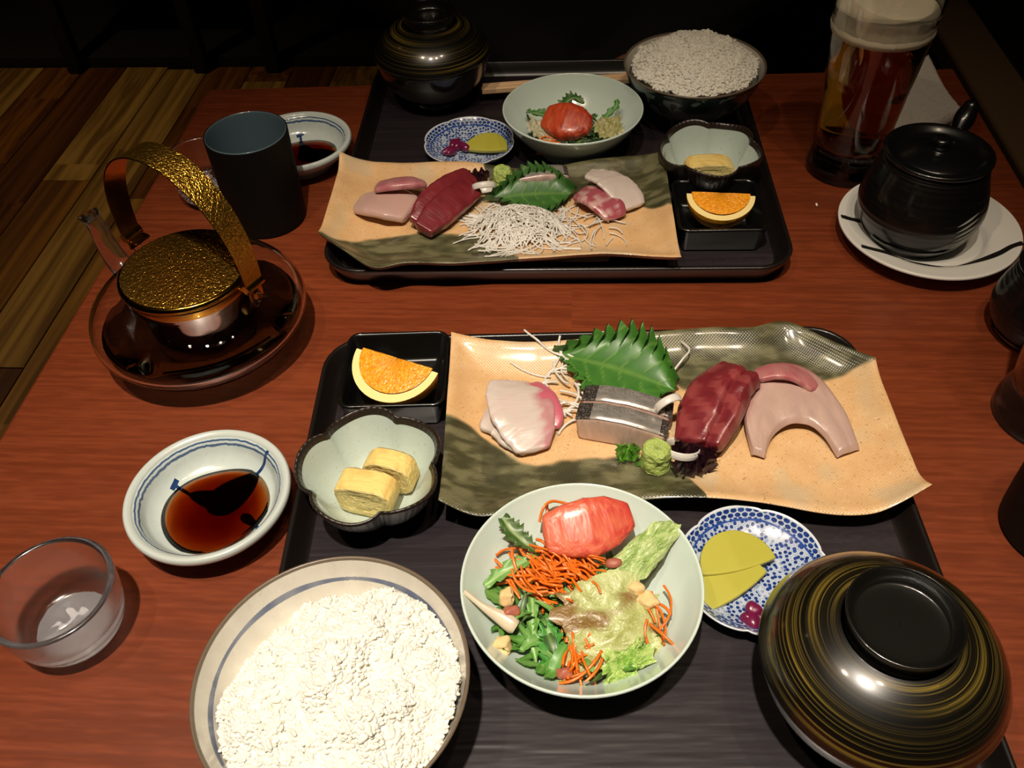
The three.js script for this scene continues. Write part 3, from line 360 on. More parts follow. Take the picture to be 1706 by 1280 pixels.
function riceMound(label, pos, hf, R, n) {
  const g = thing('cooked_rice', label, 'rice', pos); g.userData.kind = 'stuff';
  const base = grid(120, 50, (u, v) => { const a = u * 2 * Math.PI, r = R * (1 - v), x = r * Math.cos(a), z = r * Math.sin(a); return [x, hf(x, -z) - 0.0004, -z]; });
  part('rice_mass', base, M.rice, g);
  const im = sh(new THREE.InstancedMesh(grainGeo, M.rice, n)); im.name = 'rice_grains'; im.userData.kind = 'stuff'; const o = new THREE.Object3D(), col = new THREE.Color();
  for (let i = 0; i < n; i++) { const a = rr(0, 6.283), r = R * Math.sqrt(rnd()) * 0.995, x = r * Math.cos(a), z = r * Math.sin(a); o.position.set(x, hf(x, z) + rr(-0.0009, 0.0009) + (rnd() < 0.05 ? 0.0012 : 0), z); o.rotation.set(rr(-0.55, 0.55), rr(0, 6.28), rr(-0.4, 0.4)); o.scale.setScalar(rr(0.85, 1.15)); o.updateMatrix(); im.setMatrixAt(i, o.matrix); const k = rr(0.88, 1); im.setColorAt(i, col.setRGB(k, k, k * rr(0.95, 1))); }
  g.add(im); return g;
}
const lump = (x, z, s, f = 62) => (fbm(x * f + s, z * f + s * 1.7, 3) - 0.5);
riceBowl('big bowl with blue inner line heaped with bright white rice', [-0.12, T + TRAY, -0.1985], TN);
{ const hf = (x, z) => { const q = Math.hypot(x - 0.006, z - 0.004) / 0.066, side = sstep(0.02, 0.06, -x * 0.6 - z * 0.75); return 0.054 + 0.015 * (1 - q * q) - 0.012 * side + 0.012 * lump(x, z, 5) + 0.022 * lump(x, z, 3, 40) + 0.006 * lump(x, z, 9, 190) - 0.008 * sstep(0.85, 1.02, q); };
  riceMound('heap of bright white cooked rice in the bowl with the blue line', [-0.117, T + TRAY, -0.1955], hf, 0.0622, 9000); }
riceBowl('rice bowl with dark scrolled outside on the far tray beyond the petal bowl', [0.1195, T + TRAY, -0.863], TF);
{ const hf = (x, z) => { const q = Math.hypot(x, z) / 0.068; return 0.055 + 0.026 * (1 - q * q) + 0.014 * lump(x, z, 25) + 0.004 * lump(x, z, 29, 190); };
  riceMound('heap of cooked rice in the dark scrolled bowl on the far tray', [0.1195, T + TRAY, -0.863], hf, 0.0625, 7000); }

/* ---------- salad bowls ---------- */
const saladGeo = lathe([[0.0002, 0.0005], [0.03, 0.0005], [0.031, 0.001], [0.0315, 0.006], [0.036, 0.009], [0.05, 0.019], [0.0615, 0.033], [0.0685, 0.0445], [0.0695, 0.0462], [0.0692, 0.0474], [0.068, 0.0473], [0.0655, 0.0432], [0.0575, 0.0315], [0.045, 0.019], [0.03, 0.011], [0.015, 0.0085], [0.0002, 0.008]], 96, 4);
const sb = single('salad_bowl', saladGeo, M.celadon, 'pale celadon bowl with tomato and carrot salad between rice and pickles', 'bowl', [0.0085, T + TRAY, -0.268]);
copy(sb, 'salad_bowl', 'pale celadon bowl with sauced tomato on the far tray', [-0.003, T + TRAY, -0.801]);
const SB = T + TRAY, bowlY = (r) => SB + 0.0085 + 0.0385 * Math.pow(clamp(r / 0.069), 2.1);
M.lettuce = vc({ roughness: 0.42, clearcoat: 0.3, clearcoatRoughness: 0.25, side: THREE.DoubleSide, bumpMap: tex(512, 512, (u, v) => { const a = fbm(u * 22, v * 22, 3); return Math.abs(a - 0.5) * 2; }, false), bumpScale: 0.0006 });
M.tomato = vc({ roughness: 0.42, clearcoat: 0.35, clearcoatRoughness: 0.2, bumpMap: tex(256, 256, (u, v) => fbm(u * 18, v * 18, 3), false), bumpScale: 0.0009 });
M.carrot = phy({ color: 0xe8741c, roughness: 0.35, clearcoat: 0.4, clearcoatRoughness: 0.2 });
M.sauce = phy({ color: 0x7a3608, roughness: 0.12, transmission: 0.55, thickness: 0.002, attenuationColor: new THREE.Color(0x8a3a08), attenuationDistance: 0.002, ior: 1.4 });
// bed of greens below, so that the leaves rest on something
function greens(label, cx, cz, n, R, yb, sdv, cols) {
  const g = []; for (let i = 0; i < n; i++) { const a = rr(0, 6.28), r = R * Math.sqrt(rnd()), l = rr(0.018, 0.036), w = rr(0.004, 0.011), d = rr(0, 6.28), x = cx + r * Math.cos(a), z = cz + r * Math.sin(a), h = yb + rr(0, 0.008) + 0.006 * (1 - r / R), tilt = rr(-0.3, 0.5), c = cols[Math.floor(rnd() * cols.length)], ph = rr(0, 6); const q = sheet(12, 4, (u, v) => { const b = w * Math.sin(Math.PI * Math.pow(u, 0.6)) * (1 - 0.4 * ((u * 5) % 1)) * (v - 0.5) + (v - 0.5) * 0.0014; return [(u - 0.5) * l, 0.003 * Math.sin(u * 5 + ph) + 0.25 * Math.abs(v - 0.5) * w, b]; }, 0.0006, (u, v) => mix3(c, lin(0x9fc070), Math.abs(v - 0.5) < 0.14 ? 0.35 : 0.1 * vn(u * 9, v * 9)), 0.5); q.rotateZ(tilt).rotateY(d).translate(x, h, z); const p = q.attributes.position; for (let k = 0; k < p.count; k++) { const bx = cx + (cx > 0 ? 0.0035 : 0), bz = cz + (cx > 0 ? -0.01 : -0.004); let pr = Math.hypot(p.getX(k) - bx, p.getZ(k) - bz); if (pr > 0.054) { const f = (0.054 + 0.25 * (pr - 0.054)) / pr; p.setX(k, bx + (p.getX(k) - bx) * f); p.setZ(k, bz + (p.getZ(k) - bz) * f); pr *= f; } p.setY(k, Math.max(p.getY(k), bowlY(pr) + 0.001)); } q.computeVertexNormals(); g.push(q); }
  const m = worldThing('salad_greens', merge(g), M.leafVC, label, 'salad leaves'); m.userData.kind = 'stuff'; return m;
}
greens('tangle of small dark green salad leaves under the tomato and carrot', 0.003, -0.258, 120, 0.042, SB + 0.019, 1, [lin(0x2f6a24), lin(0x4c8a30), lin(0x27501c), lin(0x5f9440)]);
function shreds(label, list, colr) { const g = []; for (const [cx, y, cz, n, sx, sz, dir, sy] of list) for (let i = 0; i < n; i++) { const x = cx + rr(-sx, sx), z = cz + rr(-sz, sz), d = dir + rr(-0.7, 0.7), l = rr(0.016, 0.032), cv = rr(-1.8, 1.8), h = y + rr(-sy, sy), pts = []; let px = x - Math.cos(d) * l / 2, pz = z - Math.sin(d) * l / 2, q = d - cv / 2; const ph = rr(0, 6), w = rr(0.001, 0.004); for (let k = 0; k < 6; k++) { pts.push([px, h + w * Math.sin(k + ph), pz]); px += Math.cos(q) * l / 5; pz += Math.sin(q) * l / 5; q += cv / 5; } g.push(tube(pts, rr(0.00065, 0.0011), 12, 5)); } const m = worldThing('carrot_shreds', merge(g), M.carrot, label, 'carrot'); m.userData.kind = 'stuff'; return m; }
shreds('heap of bright orange carrot shreds in the middle of the near salad', [[-0.002, SB + 0.036, -0.278, 95, 0.017, 0.014, 0.6, 0.006], [-0.014, SB + 0.034, -0.288, 26, 0.016, 0.008, 0.5, 0.003], [0.008, SB + 0.03, -0.234, 34, 0.006, 0.012, 1.9, 0.004], [-0.03, SB + 0.031, -0.277, 8, 0.008, 0.005, 0.4, 0.002], [0.05, SB + 0.034, -0.25, 7, 0.004, 0.01, 1.3, 0.003]]);
shreds('few thin carrot shreds behind the tomato wedge at the bowl rim', [[-0.004, SB + 0.044, -0.316, 7, 0.012, 0.004, 2.2, 0.002]]);
// tomato wedge: curved outer skin, cut faces
function tomatoWedge(label, cx, y, cz, turn, tilt, L, Wd, Hh, cA, cB) { const g = bar([[-L / 2, Hh * 0.3, 0, Wd * 0.6, Hh * 0.55], [-L / 4, Hh * 0.42, 0.001, Wd * 0.88, Hh * 0.85], [0, Hh * 0.48, 0.002, Wd, Hh], [L / 4, Hh * 0.42, 0.001, Wd * 0.86, Hh * 0.85], [L / 2, Hh * 0.3, 0, Wd * 0.4, Hh * 0.5]], { n: 40, m: 36, e: 3.6, cap: 0.96, col: (t, a, yy) => { const n = fbm(t * 12, a * 9, 3), seedy = sstep(0.56, 0.7, vn(t * 13, a * 6)) * (a > 0.55 ? 1 : 0.2); return mix3(mix3(cA, cB, sstep(0.35, 0.75, n * 0.6 + t * 0.35)), lin(0xd87a54), 0.45 * seedy); } }); g.rotateX(tilt).rotateY(turn); g.computeBoundingBox(); g.translate(cx, y - g.boundingBox.min.y, cz); return worldThing('tomato_wedge', g, M.tomato, label, 'tomato'); }
tomatoWedge('red tomato wedge resting on the carrot at the back of the near salad', 0.0115, SB + 0.0365, -0.308, 0.3, 0.5, 0.056, 0.036, 0.014, lin(0xd8684a), lin(0xc84038));
function lettuce(label, key, cA, cB, sdv) { const { o, ex, ez, curl, rag, stain = 0 } = key; const g = sheet(30, 26, (u, v) => { const a = (u - 0.5) * 2, b = (v - 0.5) * 2, k = 1 - 0.18 * (a * a * b * b) * 1.6, e = 1 + rag * (vn(u * 9 + sdv, v * 9) - 0.5) * Math.max(Math.abs(a), Math.abs(b)) ** 4, x = a * k * e, z = b * k * e; return [o[0] + ex[0] * x + ez[0] * z, o[1] + ex[1] * x + ez[1] * z + curl(a, b) + 0.0035 * (fbm(u * 7 + sdv, v * 7, 3) - 0.5) * 2, o[2] + ex[2] * x + ez[2] * z]; }, 0.0009, (u, v) => { const n = fbm(u * 9 + sdv, v * 9, 3), rib = Math.abs(fbm(u * 14 + sdv, v * 14 + 3, 2) - 0.5) < 0.035; return mix3(mix3(mix3(cA, cB, sstep(0.3, 0.7, n)), lin(0xd8dca8), rib ? 0.35 : 0), lin(0x7a4410), stain * sstep(0.5, 0.68, fbm(u * 3 + sdv * 2, v * 4, 3))); }, 0.5); return worldThing('lettuce_leaf', g, M.lettuce, label, 'lettuce'); }
lettuce('crinkled pale green lettuce piece leaning on the right rim of the near salad', { o: [0.0445, SB + 0.0465, -0.290], ex: [0.0185, 0.002, -0.008], ez: [-0.008, -0.006, 0.017], curl: (a, b) => -0.003 * a * a - 0.002 * b * b, rag: 0.3 }, lin(0x8fae58), lin(0xb9cc86), 2);
lettuce('large sauce stained lettuce leaf lying over the carrot in the near salad', { o: [0.0265, SB + 0.0375, -0.248], ex: [0.0315, -0.003, -0.002], ez: [0.004, -0.008, 0.0245], curl: (a, b) => -0.005 * a * a - 0.003 * b * b, rag: 0.5, stain: 0.8 }, lin(0xa3a860), lin(0xbac284), 7);
lettuce('small bright lettuce frill at the bottom of the near salad', { o: [0.0335, SB + 0.031, -0.2265], ex: [0.013, 0.003, -0.006], ez: [0.001, -0.004, 0.008], curl: (a, b) => 0.003 * a * a, rag: 0.9 }, lin(0x7fae3c), lin(0xb4cc70), 12);
// mizuna leaves and stalks
function mizuna(label, pts, w, cA, cB) { // serrated leaf folded along its pale midrib
  const C = curve(pts), sd = Math.floor(pts[0][0] * 9e3), N = 44, T5 = Math.max(5, Math.round(w * 500));
  const g = sheet(N, 8, (u, v) => { const p = C.getPoint(u), d = C.getTangent(u), s = v * 2 - 1, l = Math.hypot(d.x, d.z) || 1, saw = (u * T5) % 1, k = (0.12 + 0.88 * Math.pow(Math.sin(Math.PI * Math.pow(u * 0.94 + 0.03, 0.8)), 0.8)) * (1 - (0.35 + 0.3 * hash(sd + Math.floor(u * T5), s < 0 ? 3 : 4)) * saw * s * s), q = s * w * 0.62 * k; return [p.x - d.z / l * q, p.y + 0.4 * Math.abs(q) + 0.0012 * Math.sin(u * 17 + s * 3 + sd) * Math.abs(s) - 0.001, p.z + d.x / l * q]; }, 0.0006, (u, v) => mix3(mix3(cA, cB, fbm(u * 14 + sd, v * 8, 3)), lin(0xb8cc90), Math.abs(v - 0.5) < 0.1 ? 0.6 : 0), 0.5);
  return worldThing('mizuna_leaf', g, M.leafVC, label, 'salad leaf'); }
const yS = SB;
mizuna('pale green split leaf pointing at the left rim of the near salad', [[-0.048, yS + 0.034, -0.2705], [-0.038, yS + 0.036, -0.278], [-0.026, yS + 0.038, -0.285], [-0.018, yS + 0.038, -0.290]], 0.010, lin(0x5f9440), lin(0x7aa858));
mizuna('dark curly leaf at the upper left of the near salad', [[-0.04, yS + 0.045, -0.312], [-0.034, yS + 0.042, -0.305], [-0.026, yS + 0.04, -0.298], [-0.018, yS + 0.038, -0.293]], 0.013, lin(0x2c4a18), lin(0x527030));
mizuna('long green stem lying across the front of the near salad', [[-0.03, yS + 0.024, -0.222], [-0.016, yS + 0.025, -0.216], [0.0, yS + 0.026, -0.2145], [0.014, yS + 0.028, -0.213]], 0.006, lin(0x6fa040), lin(0x8cb858));
mizuna('bright green upright stem left of the carrot in the near salad', [[-0.02, yS + 0.034, -0.268], [-0.019, yS + 0.032, -0.254], [-0.018, yS + 0.029, -0.24], [-0.016, yS + 0.026, -0.226]], 0.007, lin(0x4c8a34), lin(0x79a850));
mizuna('broad green leaf blade in front of the upright stem', [[-0.012, yS + 0.031, -0.25], [-0.008, yS + 0.029, -0.24], [-0.008, yS + 0.026, -0.23], [-0.006, yS + 0.024, -0.222]], 0.014, lin(0x2f7a28), lin(0x4f9a3c));
worldThing('pale_stalk', taper([[-0.058, yS + 0.0465, -0.2585], [-0.047, yS + 0.041, -0.2525], [-0.037, yS + 0.036, -0.249], [-0.028, yS + 0.033, -0.2445]], (t) => 0.0016 + 0.0034 * sstep(0.2, 0.95, t) * (1 - 0.3 * sstep(0.95, 1, t)), 0, 28, 12), phy({ color: 0xd8c8ae, roughness: 0.4, clearcoat: 0.4, clearcoatRoughness: 0.2 }), 'pale root stalk hanging over the left rim of the near salad', 'stalk');
M.crouton = std({ color: 0xe6c68c, roughness: 0.8 }); M.bacon = std({ color: 0xa8604a, roughness: 0.5 });
for (const [x, z, y, s, lab] of [[-0.034, -0.262, 0.036, 0.0046, 'golden crouton beside the pale stalk'], [-0.036, -0.234, 0.031, 0.005, 'golden crouton at the lower left of the near salad'], [0.046, -0.262, 0.036, 0.005, 'golden crouton right of the large lettuce leaf'], [0.04, -0.2685, 0.0385, 0.0036, 'small pale crouton between the two lettuce pieces']]) { const g = wobble(rbox(2 * s, 1.7 * s, 1.8 * s, s * 0.6, 0, 0, 0, 4), s * 0.8, 260, x * 90); g.rotateX(rr(-0.4, 0.4)).rotateY(rr(0, 3)); single('crouton', g, M.crouton, lab, 'crouton', [x, SB + y, z]); }
for (const [x, z, y, lab] of [[0.0, -0.2205, 0.029, 'reddish bacon bit at the front of the near salad'], [0.027, -0.283, 0.043, 'reddish bacon bit beside the tomato wedge'], [-0.031, -0.252, 0.037, 'reddish bacon bit by the pale stalk']]) single('bacon_bit', blob(0.005, 0.003, 0.0036, 0.6, 240, 3, x * 70), M.bacon, lab, 'bacon', [x, SB + y, z]);
// far salad
greens('tangle of dark green salad leaves under the sauced tomato on the far tray', -0.003, -0.797, 46, 0.04, SB + 0.016, 2, [lin(0x2a5a22), lin(0x3f7a30), lin(0x244818)]);
tomatoWedge('tomato wedge glazed with dark sauce in the far salad', -0.006, SB + 0.026, -0.79, -0.35, 0.55, 0.05, 0.038, 0.018, lin(0xc84a24), lin(0x9a2410));
{ const g = blob(0.015, 0.0022, 0.008, 0.4, 120, 3, 3); g.rotateX(0.5); single('salad_sauce', g, M.sauce, 'dark sauce running over the tomato of the far salad', 'sauce', [-0.008, SB + 0.0475, -0.793]); }
mizuna('dark green leaf standing behind the far tomato', [[-0.018, yS + 0.03, -0.812], [-0.01, yS + 0.042, -0.818], [-0.002, yS + 0.047, -0.82], [0.008, yS + 0.043, -0.816]], 0.018, lin(0x2c5420), lin(0x42702c));
mizuna('green leaf reaching left in the far salad', [[-0.02, yS + 0.032, -0.802], [-0.03, yS + 0.034, -0.808], [-0.04, yS + 0.035, -0.811], [-0.05, yS + 0.037, -0.812]], 0.014, lin(0x356a28), lin(0x548a3c));
mizuna('curled green leaf at the right of the far salad', [[0.024, yS + 0.032, -0.8], [0.032, yS + 0.036, -0.806], [0.04, yS + 0.041, -0.812], [0.041, yS + 0.045, -0.822]], 0.009, lin(0x3f7c30), lin(0x5c9848));
lettuce('pale lettuce piece left of the far tomato', { o: [-0.034, SB + 0.032, -0.784], ex: [0.013, -0.004, 0.002], ez: [0.002, -0.004, 0.012], curl: (a, b) => 0.002 * a * a, rag: 0.5 }, lin(0xa8a884), lin(0xc8c4a4), 21);
lettuce('pale lettuce piece right of the far tomato', { o: [0.033, SB + 0.033, -0.786], ex: [0.013, 0.003, -0.002], ez: [0.002, -0.004, 0.011], curl: (a, b) => 0.002 * a * a, rag: 0.5 }, lin(0x94924e), lin(0xb4ac74), 25);
shreds('few orange carrot shreds at the front of the far salad', [[-0.026, SB + 0.026, -0.765, 14, 0.008, 0.005, 0.2, 0.002]]);

/* ---------- soy sauce dishes ---------- */
M.soyDish = phy({ map: tex(1024, 1024, (u, v) => {
  const x = (u - 0.5) * 0.12, z = (v - 0.5) * 0.12, r = Math.hypot(x, z), s = vn(u * 260, v * 260); let c = mix3(hex(0xcfd8d2), hex(0xbfcac6), fbm(u * 14, v * 14)); if (s > 0.955) c = mix3(c, hex(0x6a6250), 0.6);
  const blue = hex(0x1d3868), w = 0.0006 * (fbm(u * 40, v * 40, 2) - 0.5); if (Math.abs(r - 0.0481 + w) < 0.00045 || Math.abs(r - 0.0464 + w) < 0.00035) c = mix3(c, blue, 0.75);
  // two painted aubergines, each with its cap and stalk
  for (const [cx, cz, an, L, W2] of [[0.012, -0.012, -0.62, 0.021, 0.0125], [-0.004, -0.0105, 3.6, 0.0165, 0.0075], [0.023, 0.014, 0.9, 0.008, 0.0035]]) { const dx = x - cx, dz = z - cz, p = dx * Math.cos(an) + dz * Math.sin(an), q = -dx * Math.sin(an) + dz * Math.cos(an), k = (p / L) ** 2 + (q / (W2 * (1 - 0.35 * p / L))) ** 2; if (k < 1) c = mix3(blue, hex(0x10203c), 0.6); const st = p > L * 0.9 && p < L * 1.75 && Math.abs(q - 0.25 * (p - L)) < 0.0013; if (st || (Math.abs(p - L * 1.75) < 0.0015 && Math.abs(q - 0.003) < 0.004)) c = blue; }
  return c; }), roughness: 0.22, clearcoat: 0.6, clearcoatRoughness: 0.08 });
M.soyOut = phy({ color: 0xc4ccc6, roughness: 0.25, clearcoat: 0.5, clearcoatRoughness: 0.1 });
M.soy = phy({ color: 0xffffff, roughness: 0.02, transmission: 1, thickness: 0.004, attenuationColor: new THREE.Color(0xa03c0a), attenuationDistance: 0.0042, ior: 1.36 });
function soyDish(label, pos, turn) {
  const g = thing('soy_sauce_dish', label, 'dish', pos, turn);
  part('painted_inside', planarUV(lathe([[0.0495, 0.0268], [0.047, 0.024], [0.0435, 0.0155], [0.038, 0.010], [0.03, 0.0072], [0.016, 0.0056], [0.0002, 0.005]], 96, 4), 0.12), M.soyDish, g, 'pale inside painted with blue lines and aubergines');
  part('rounded_rim', lathe([[0.0002, 0.0005], [0.03, 0.0005], [0.032, 0.001], [0.033, 0.005], [0.042, 0.011], [0.051, 0.0185], [0.0548, 0.0235], [0.0555, 0.0265], [0.0545, 0.0288], [0.0525, 0.0292], [0.0503, 0.028], [0.0494, 0.0267]], 96, 4), M.soyOut, g);
  return g;
}
function soyPool(label, pos, turn, R, sx) {
  const shape = (a) => R * (1 + 0.06 * Math.sin(a * 2 + 1) + 0.04 * Math.sin(a * 3 + 0.4)), low = (r) => interp([[0, 0.0051], [0.016, 0.0057], [0.03, 0.0073], [0.038, 0.0101], [0.044, 0.016]], r) + 0.0002, lev = 0.0098;
  const g = grid(64, 18, (u, v) => { const a = u * 2 * Math.PI; if (v <= 0.5) { const r = shape(a) * v * 2; return [r * Math.cos(a) * sx, lev, -r * Math.sin(a)]; } const r = shape(a) * (1 - v) * 2; return [r * Math.cos(a) * sx, Math.min(lev - 0.0001, low(r)), -r * Math.sin(a)]; });
  return single('soy_sauce', g, M.soy, label, 'soy sauce', pos, turn);
}
soyDish('round pale dish with blue rings and soy sauce beside the small glass', [-0.242, T, -0.343], 0.25);
soyPool('dark reddish soy sauce pool in the dish beside the small glass', [-0.2405, T, -0.342], 0.3, 0.037, 0.97);
soyDish('round pale dish with soy sauce behind the dark tea cup', [-0.2835, T, -0.7875], -0.6);
soyPool('soy sauce pool in the dish behind the dark tea cup', [-0.2805, T, -0.7845], 0.3, 0.0335, 1);

/* ---------- blue and white pickle plates ---------- */
M.blueWhite = phy({ map: tex(1024, 1024, (u, v) => {
  const x = u - 0.5, z = v - 0.5, r = Math.hypot(x, z) * 2, a = Math.atan2(z, x), wh = hex(0xc3cbd6), bl = hex(0x2a4a96), db = hex(0x15295f); let c = mix3(wh, hex(0xaab6c8), fbm(u * 12, v * 12));
  if (r > 0.86) { if (r < 0.955) { const k = (a / (2 * Math.PI) * 56 + 2 * Math.floor((r - 0.86) / 0.05) * 0.25) % 1; c = Math.hypot(((k + 1) % 1) - 0.5, (((r - 0.86) / 0.05) % 1 - 0.5) * 0.9) < 0.42 ? mix3(bl, db, vn(u * 50, v * 50)) : c; } return c; }
  const cell = (s, o) => { const px = u * s + o, pz = v * s + o * 0.7, i = Math.floor(px), j = Math.floor(pz); let d = 9, d2 = 9; for (let m = -1; m < 2; m++) for (let n = -1; n < 2; n++) { const q = Math.hypot(i + m + 0.2 + 0.6 * hash(i + m, j + n) - px, j + n + 0.2 + 0.6 * hash(j + n, i + m + 9) - pz); if (q < d) { d2 = d; d = q; } else if (q < d2) d2 = q; } return [d, d2]; };
  const [d, d2] = cell(30, 3); if (d < 0.36) c = mix3(bl, db, vn(u * 70, v * 70)); else if (d2 - d < 0.06) c = mix3(c, bl, 0.4);
  if (Math.abs(r - 0.83) < 0.012) c = bl; if (vn(u * 14, v * 14) > 0.78) c = mix3(c, wh, 0.7); return c; }), roughness: 0.24, clearcoat: 0.6, clearcoatRoughness: 0.08 });
function picklePlate(label, pos, turn) {
  const lob = (th, k) => 1 - 0.05 * k * (1 - Math.abs(Math.sin(3 * th)) ** 0.6), prof = [[0.0452, 0.0158], [0.042, 0.0128], [0.036, 0.0088], [0.028, 0.006], [0.016, 0.0048], [0.0003, 0.0046]], out = [[0.0003, 0.0004], [0.024, 0.0004], [0.0255, 0.0012], [0.027, 0.0032], [0.036, 0.0066], [0.043, 0.0112], [0.0465, 0.0152], [0.0469, 0.0163], [0.0462, 0.0168], [0.0452, 0.0158]];
  const mk = (p) => grid(108, p.length - 1, (u, v) => { const [r, y] = p[Math.round(v * (p.length - 1))], th = u * 2 * Math.PI, q = lob(th, sstep(0.02, 0.045, r)); return [r * q * Math.cos(th), y, -r * q * Math.sin(th)]; });
  const g = thing('pickle_plate', label, 'plate', pos, turn); part('painted_face', planarUV(mk(prof), 0.094), M.blueWhite, g, 'blue scroll painting on white'); part('white_underside', mk(out), phy({ color: 0xd2d8e0, roughness: 0.25, clearcoat: 0.5, clearcoatRoughness: 0.1 }), g); return g;
}
picklePlate('small blue and white scalloped plate beside the lidded lacquer bowl', [0.1155, T + TRAY, -0.3], 0.3);
picklePlate('small blue and white scalloped plate beside the far salad bowl', [-0.107, T + TRAY, -0.7905], 0.1);
M.pickle = phy({ map: tex(256, 256, (u, v) => mix3(hex(0xaca63a), hex(0xbcb64e), fbm(u * 9, v * 9, 3))), roughness: 0.35, clearcoat: 0.4, clearcoatRoughness: 0.2 });
const halfMoon = (R) => { const s = new THREE.Shape(); s.moveTo(-R, 0); s.absarc(0, 0, R, Math.PI, 0, true); s.quadraticCurveTo(0, -R * 0.22, -R, 0); return new THREE.ExtrudeGeometry(s, { depth: 0.0022, bevelEnabled: true, bevelThickness: 0.0009, bevelSize: 0.0011, bevelOffset: -0.0011, bevelSegments: 3, curveSegments: 28 }).rotateX(-Math.PI / 2); };
function moon(label, R, pos, turn, tx, tz) { const g = halfMoon(R).rotateX(tx).rotateZ(tz); g.computeBoundingBox(); g.translate(0, -g.boundingBox.min.y, 0); return single('yellow_pickle', g, M.pickle, label, 'pickle', pos, turn); }
moon('lower yellow radish pickle slice on the near blue plate', 0.0245, [0.1035, T + TRAY + 0.0064, -0.286], 0.62, 0.1, 0.05);
moon('upper yellow radish pickle half moon on the near blue plate', 0.0245, [0.1065, T + TRAY + 0.0098, -0.302], 0.32, 0.16, -0.04);
moon('yellow radish pickle half moon on the far blue plate', 0.023, [-0.09, T + TRAY + 0.007, -0.781], -0.2, 0.25, 0.1);
M.purple = phy({ color: 0x6e1640, roughness: 0.3, clearcoat: 0.5, clearcoatRoughness: 0.2 });
for (const [x, z, y, s, n, lab] of [[0.1105, -0.2685, 0.0085, 0.9, 5, 'purple pickle pieces beside the yellow pickle, half under the lacquer lid'], [-0.119, -0.788, 0.0075, 1.1, 6, 'purple pickle pieces on the far blue plate']]) { const g = []; for (let i = 0; i < n; i++) g.push(blob(rr(0.005, 0.008) * s, 0.0034 * s, rr(0.003, 0.005) * s, 0.7, 200, 3, i * 3 + x).rotateY(rr(0, 3)).translate(rr(-0.008, 0.008) * s, rr(0, 0.003), rr(-0.007, 0.007) * s)); single('purple_pickle', merge(g), M.purple, lab, 'pickle', [x, T + TRAY + y, z]); }

/* ---------- lidded lacquer soup bowls ---------- */
const ringTex = (sd) => tex(512, 1024, (u, v) => { const w = v + 0.006 * Math.sin(u * 6.283 + sd) + 0.004 * Math.sin(u * 12.566 + sd * 2), a = vn(w * 70 + sd, 3), b = vn(w * 170 + sd * 3, 7), st = vn(w * 260, u * 12), k = sstep(0.5 - 0.12 * v, 0.9 - 0.2 * v, 0.65 * a + 0.4 * b) * (0.45 + 0.55 * st) * (0.65 + 0.35 * Math.sin(u * 6.283 * 2 + w * 9)); const edge = sstep(0.02, 0.12, v) * (1 - sstep(0.93, 0.99, v)); return mix3(hex(0x0d0b07), hex(0x86702a), k * edge); });
M.lacquer = phy({ map: ringTex(2), roughness: 0.3, clearcoat: 1, clearcoatRoughness: 0.1 });
M.lacquerBowl = phy({ map: ringTex(5), color: 0xb0a080, roughness: 0.3, clearcoat: 1, clearcoatRoughness: 0.1 });
M.lacquerBlack = phy({ color: 0x0e0d0a, roughness: 0.3, clearcoat: 0.9, clearcoatRoughness: 0.1 });
function lacquerSet(where, pos, turn) {
  const b = thing('soup_bowl', `dark lacquer soup bowl with gold brushed rings, ${where}`, 'bowl', pos, turn);
  part('bowl_wall', lathe([[0.026, 0.006], [0.034, 0.010], [0.047, 0.021], [0.056, 0.036], [0.0605, 0.05], [0.0612, 0.0545]], 96, 4), M.lacquerBowl, b);
  part('bowl_inside', lathe([[0.0612, 0.0545], [0.0604, 0.0552], [0.0594, 0.0545], [0.054, 0.036], [0.044, 0.021], [0.028, 0.012], [0.0003, 0.010]], 96, 3), M.lacquerBlack, b);
  part('foot', lathe([[0.0262, 0.008], [0.028, 0.005], [0.029, 0.0006], [0.026, 0.0003], [0.024, 0.004], [0.0003, 0.005]], 64, 1), M.lacquerBlack, b);
  const l = thing('bowl_lid', `lacquer lid with gold rings and a round foot, ${where}`, 'lid', [pos[0], pos[1] + 0.0552, pos[2]], turn + 0.4);
  part('dome', lathe([[0.0618, 0.0002], [0.0624, 0.0016], [0.061, 0.005], [0.0572, 0.0128], [0.05, 0.021], [0.041, 0.0272], [0.034, 0.0305], [0.0275, 0.0325]], 96, 4), M.lacquer, l, 'gold streaked dark dome');
  part('lid_inside', lathe([[0.0275, 0.0302], [0.041, 0.0248], [0.055, 0.0125], [0.06, 0.002], [0.0605, 0.0002], [0.0618, 0.0002]], 96, 2), M.lacquerBlack, l);
  part('foot_ring', lathe([[0.0262, 0.0322], [0.0258, 0.035], [0.0268, 0.0395], [0.0279, 0.0438], [0.0279, 0.0447], [0.0272, 0.045], [0.0266, 0.0446], [0.0252, 0.041], [0.0232, 0.0372], [0.0205, 0.0362], [0.01, 0.0361], [0.0003, 0.0361]], 96, 2), M.lacquerBlack, l, 'plain dark foot ring');
}
lacquerSet('beside the blue pickle plate', [0.1635, T + TRAY, -0.223], 0);
lacquerSet('at the back of the far tray', [-0.1545, T + TRAY, -0.9025], 1.2);

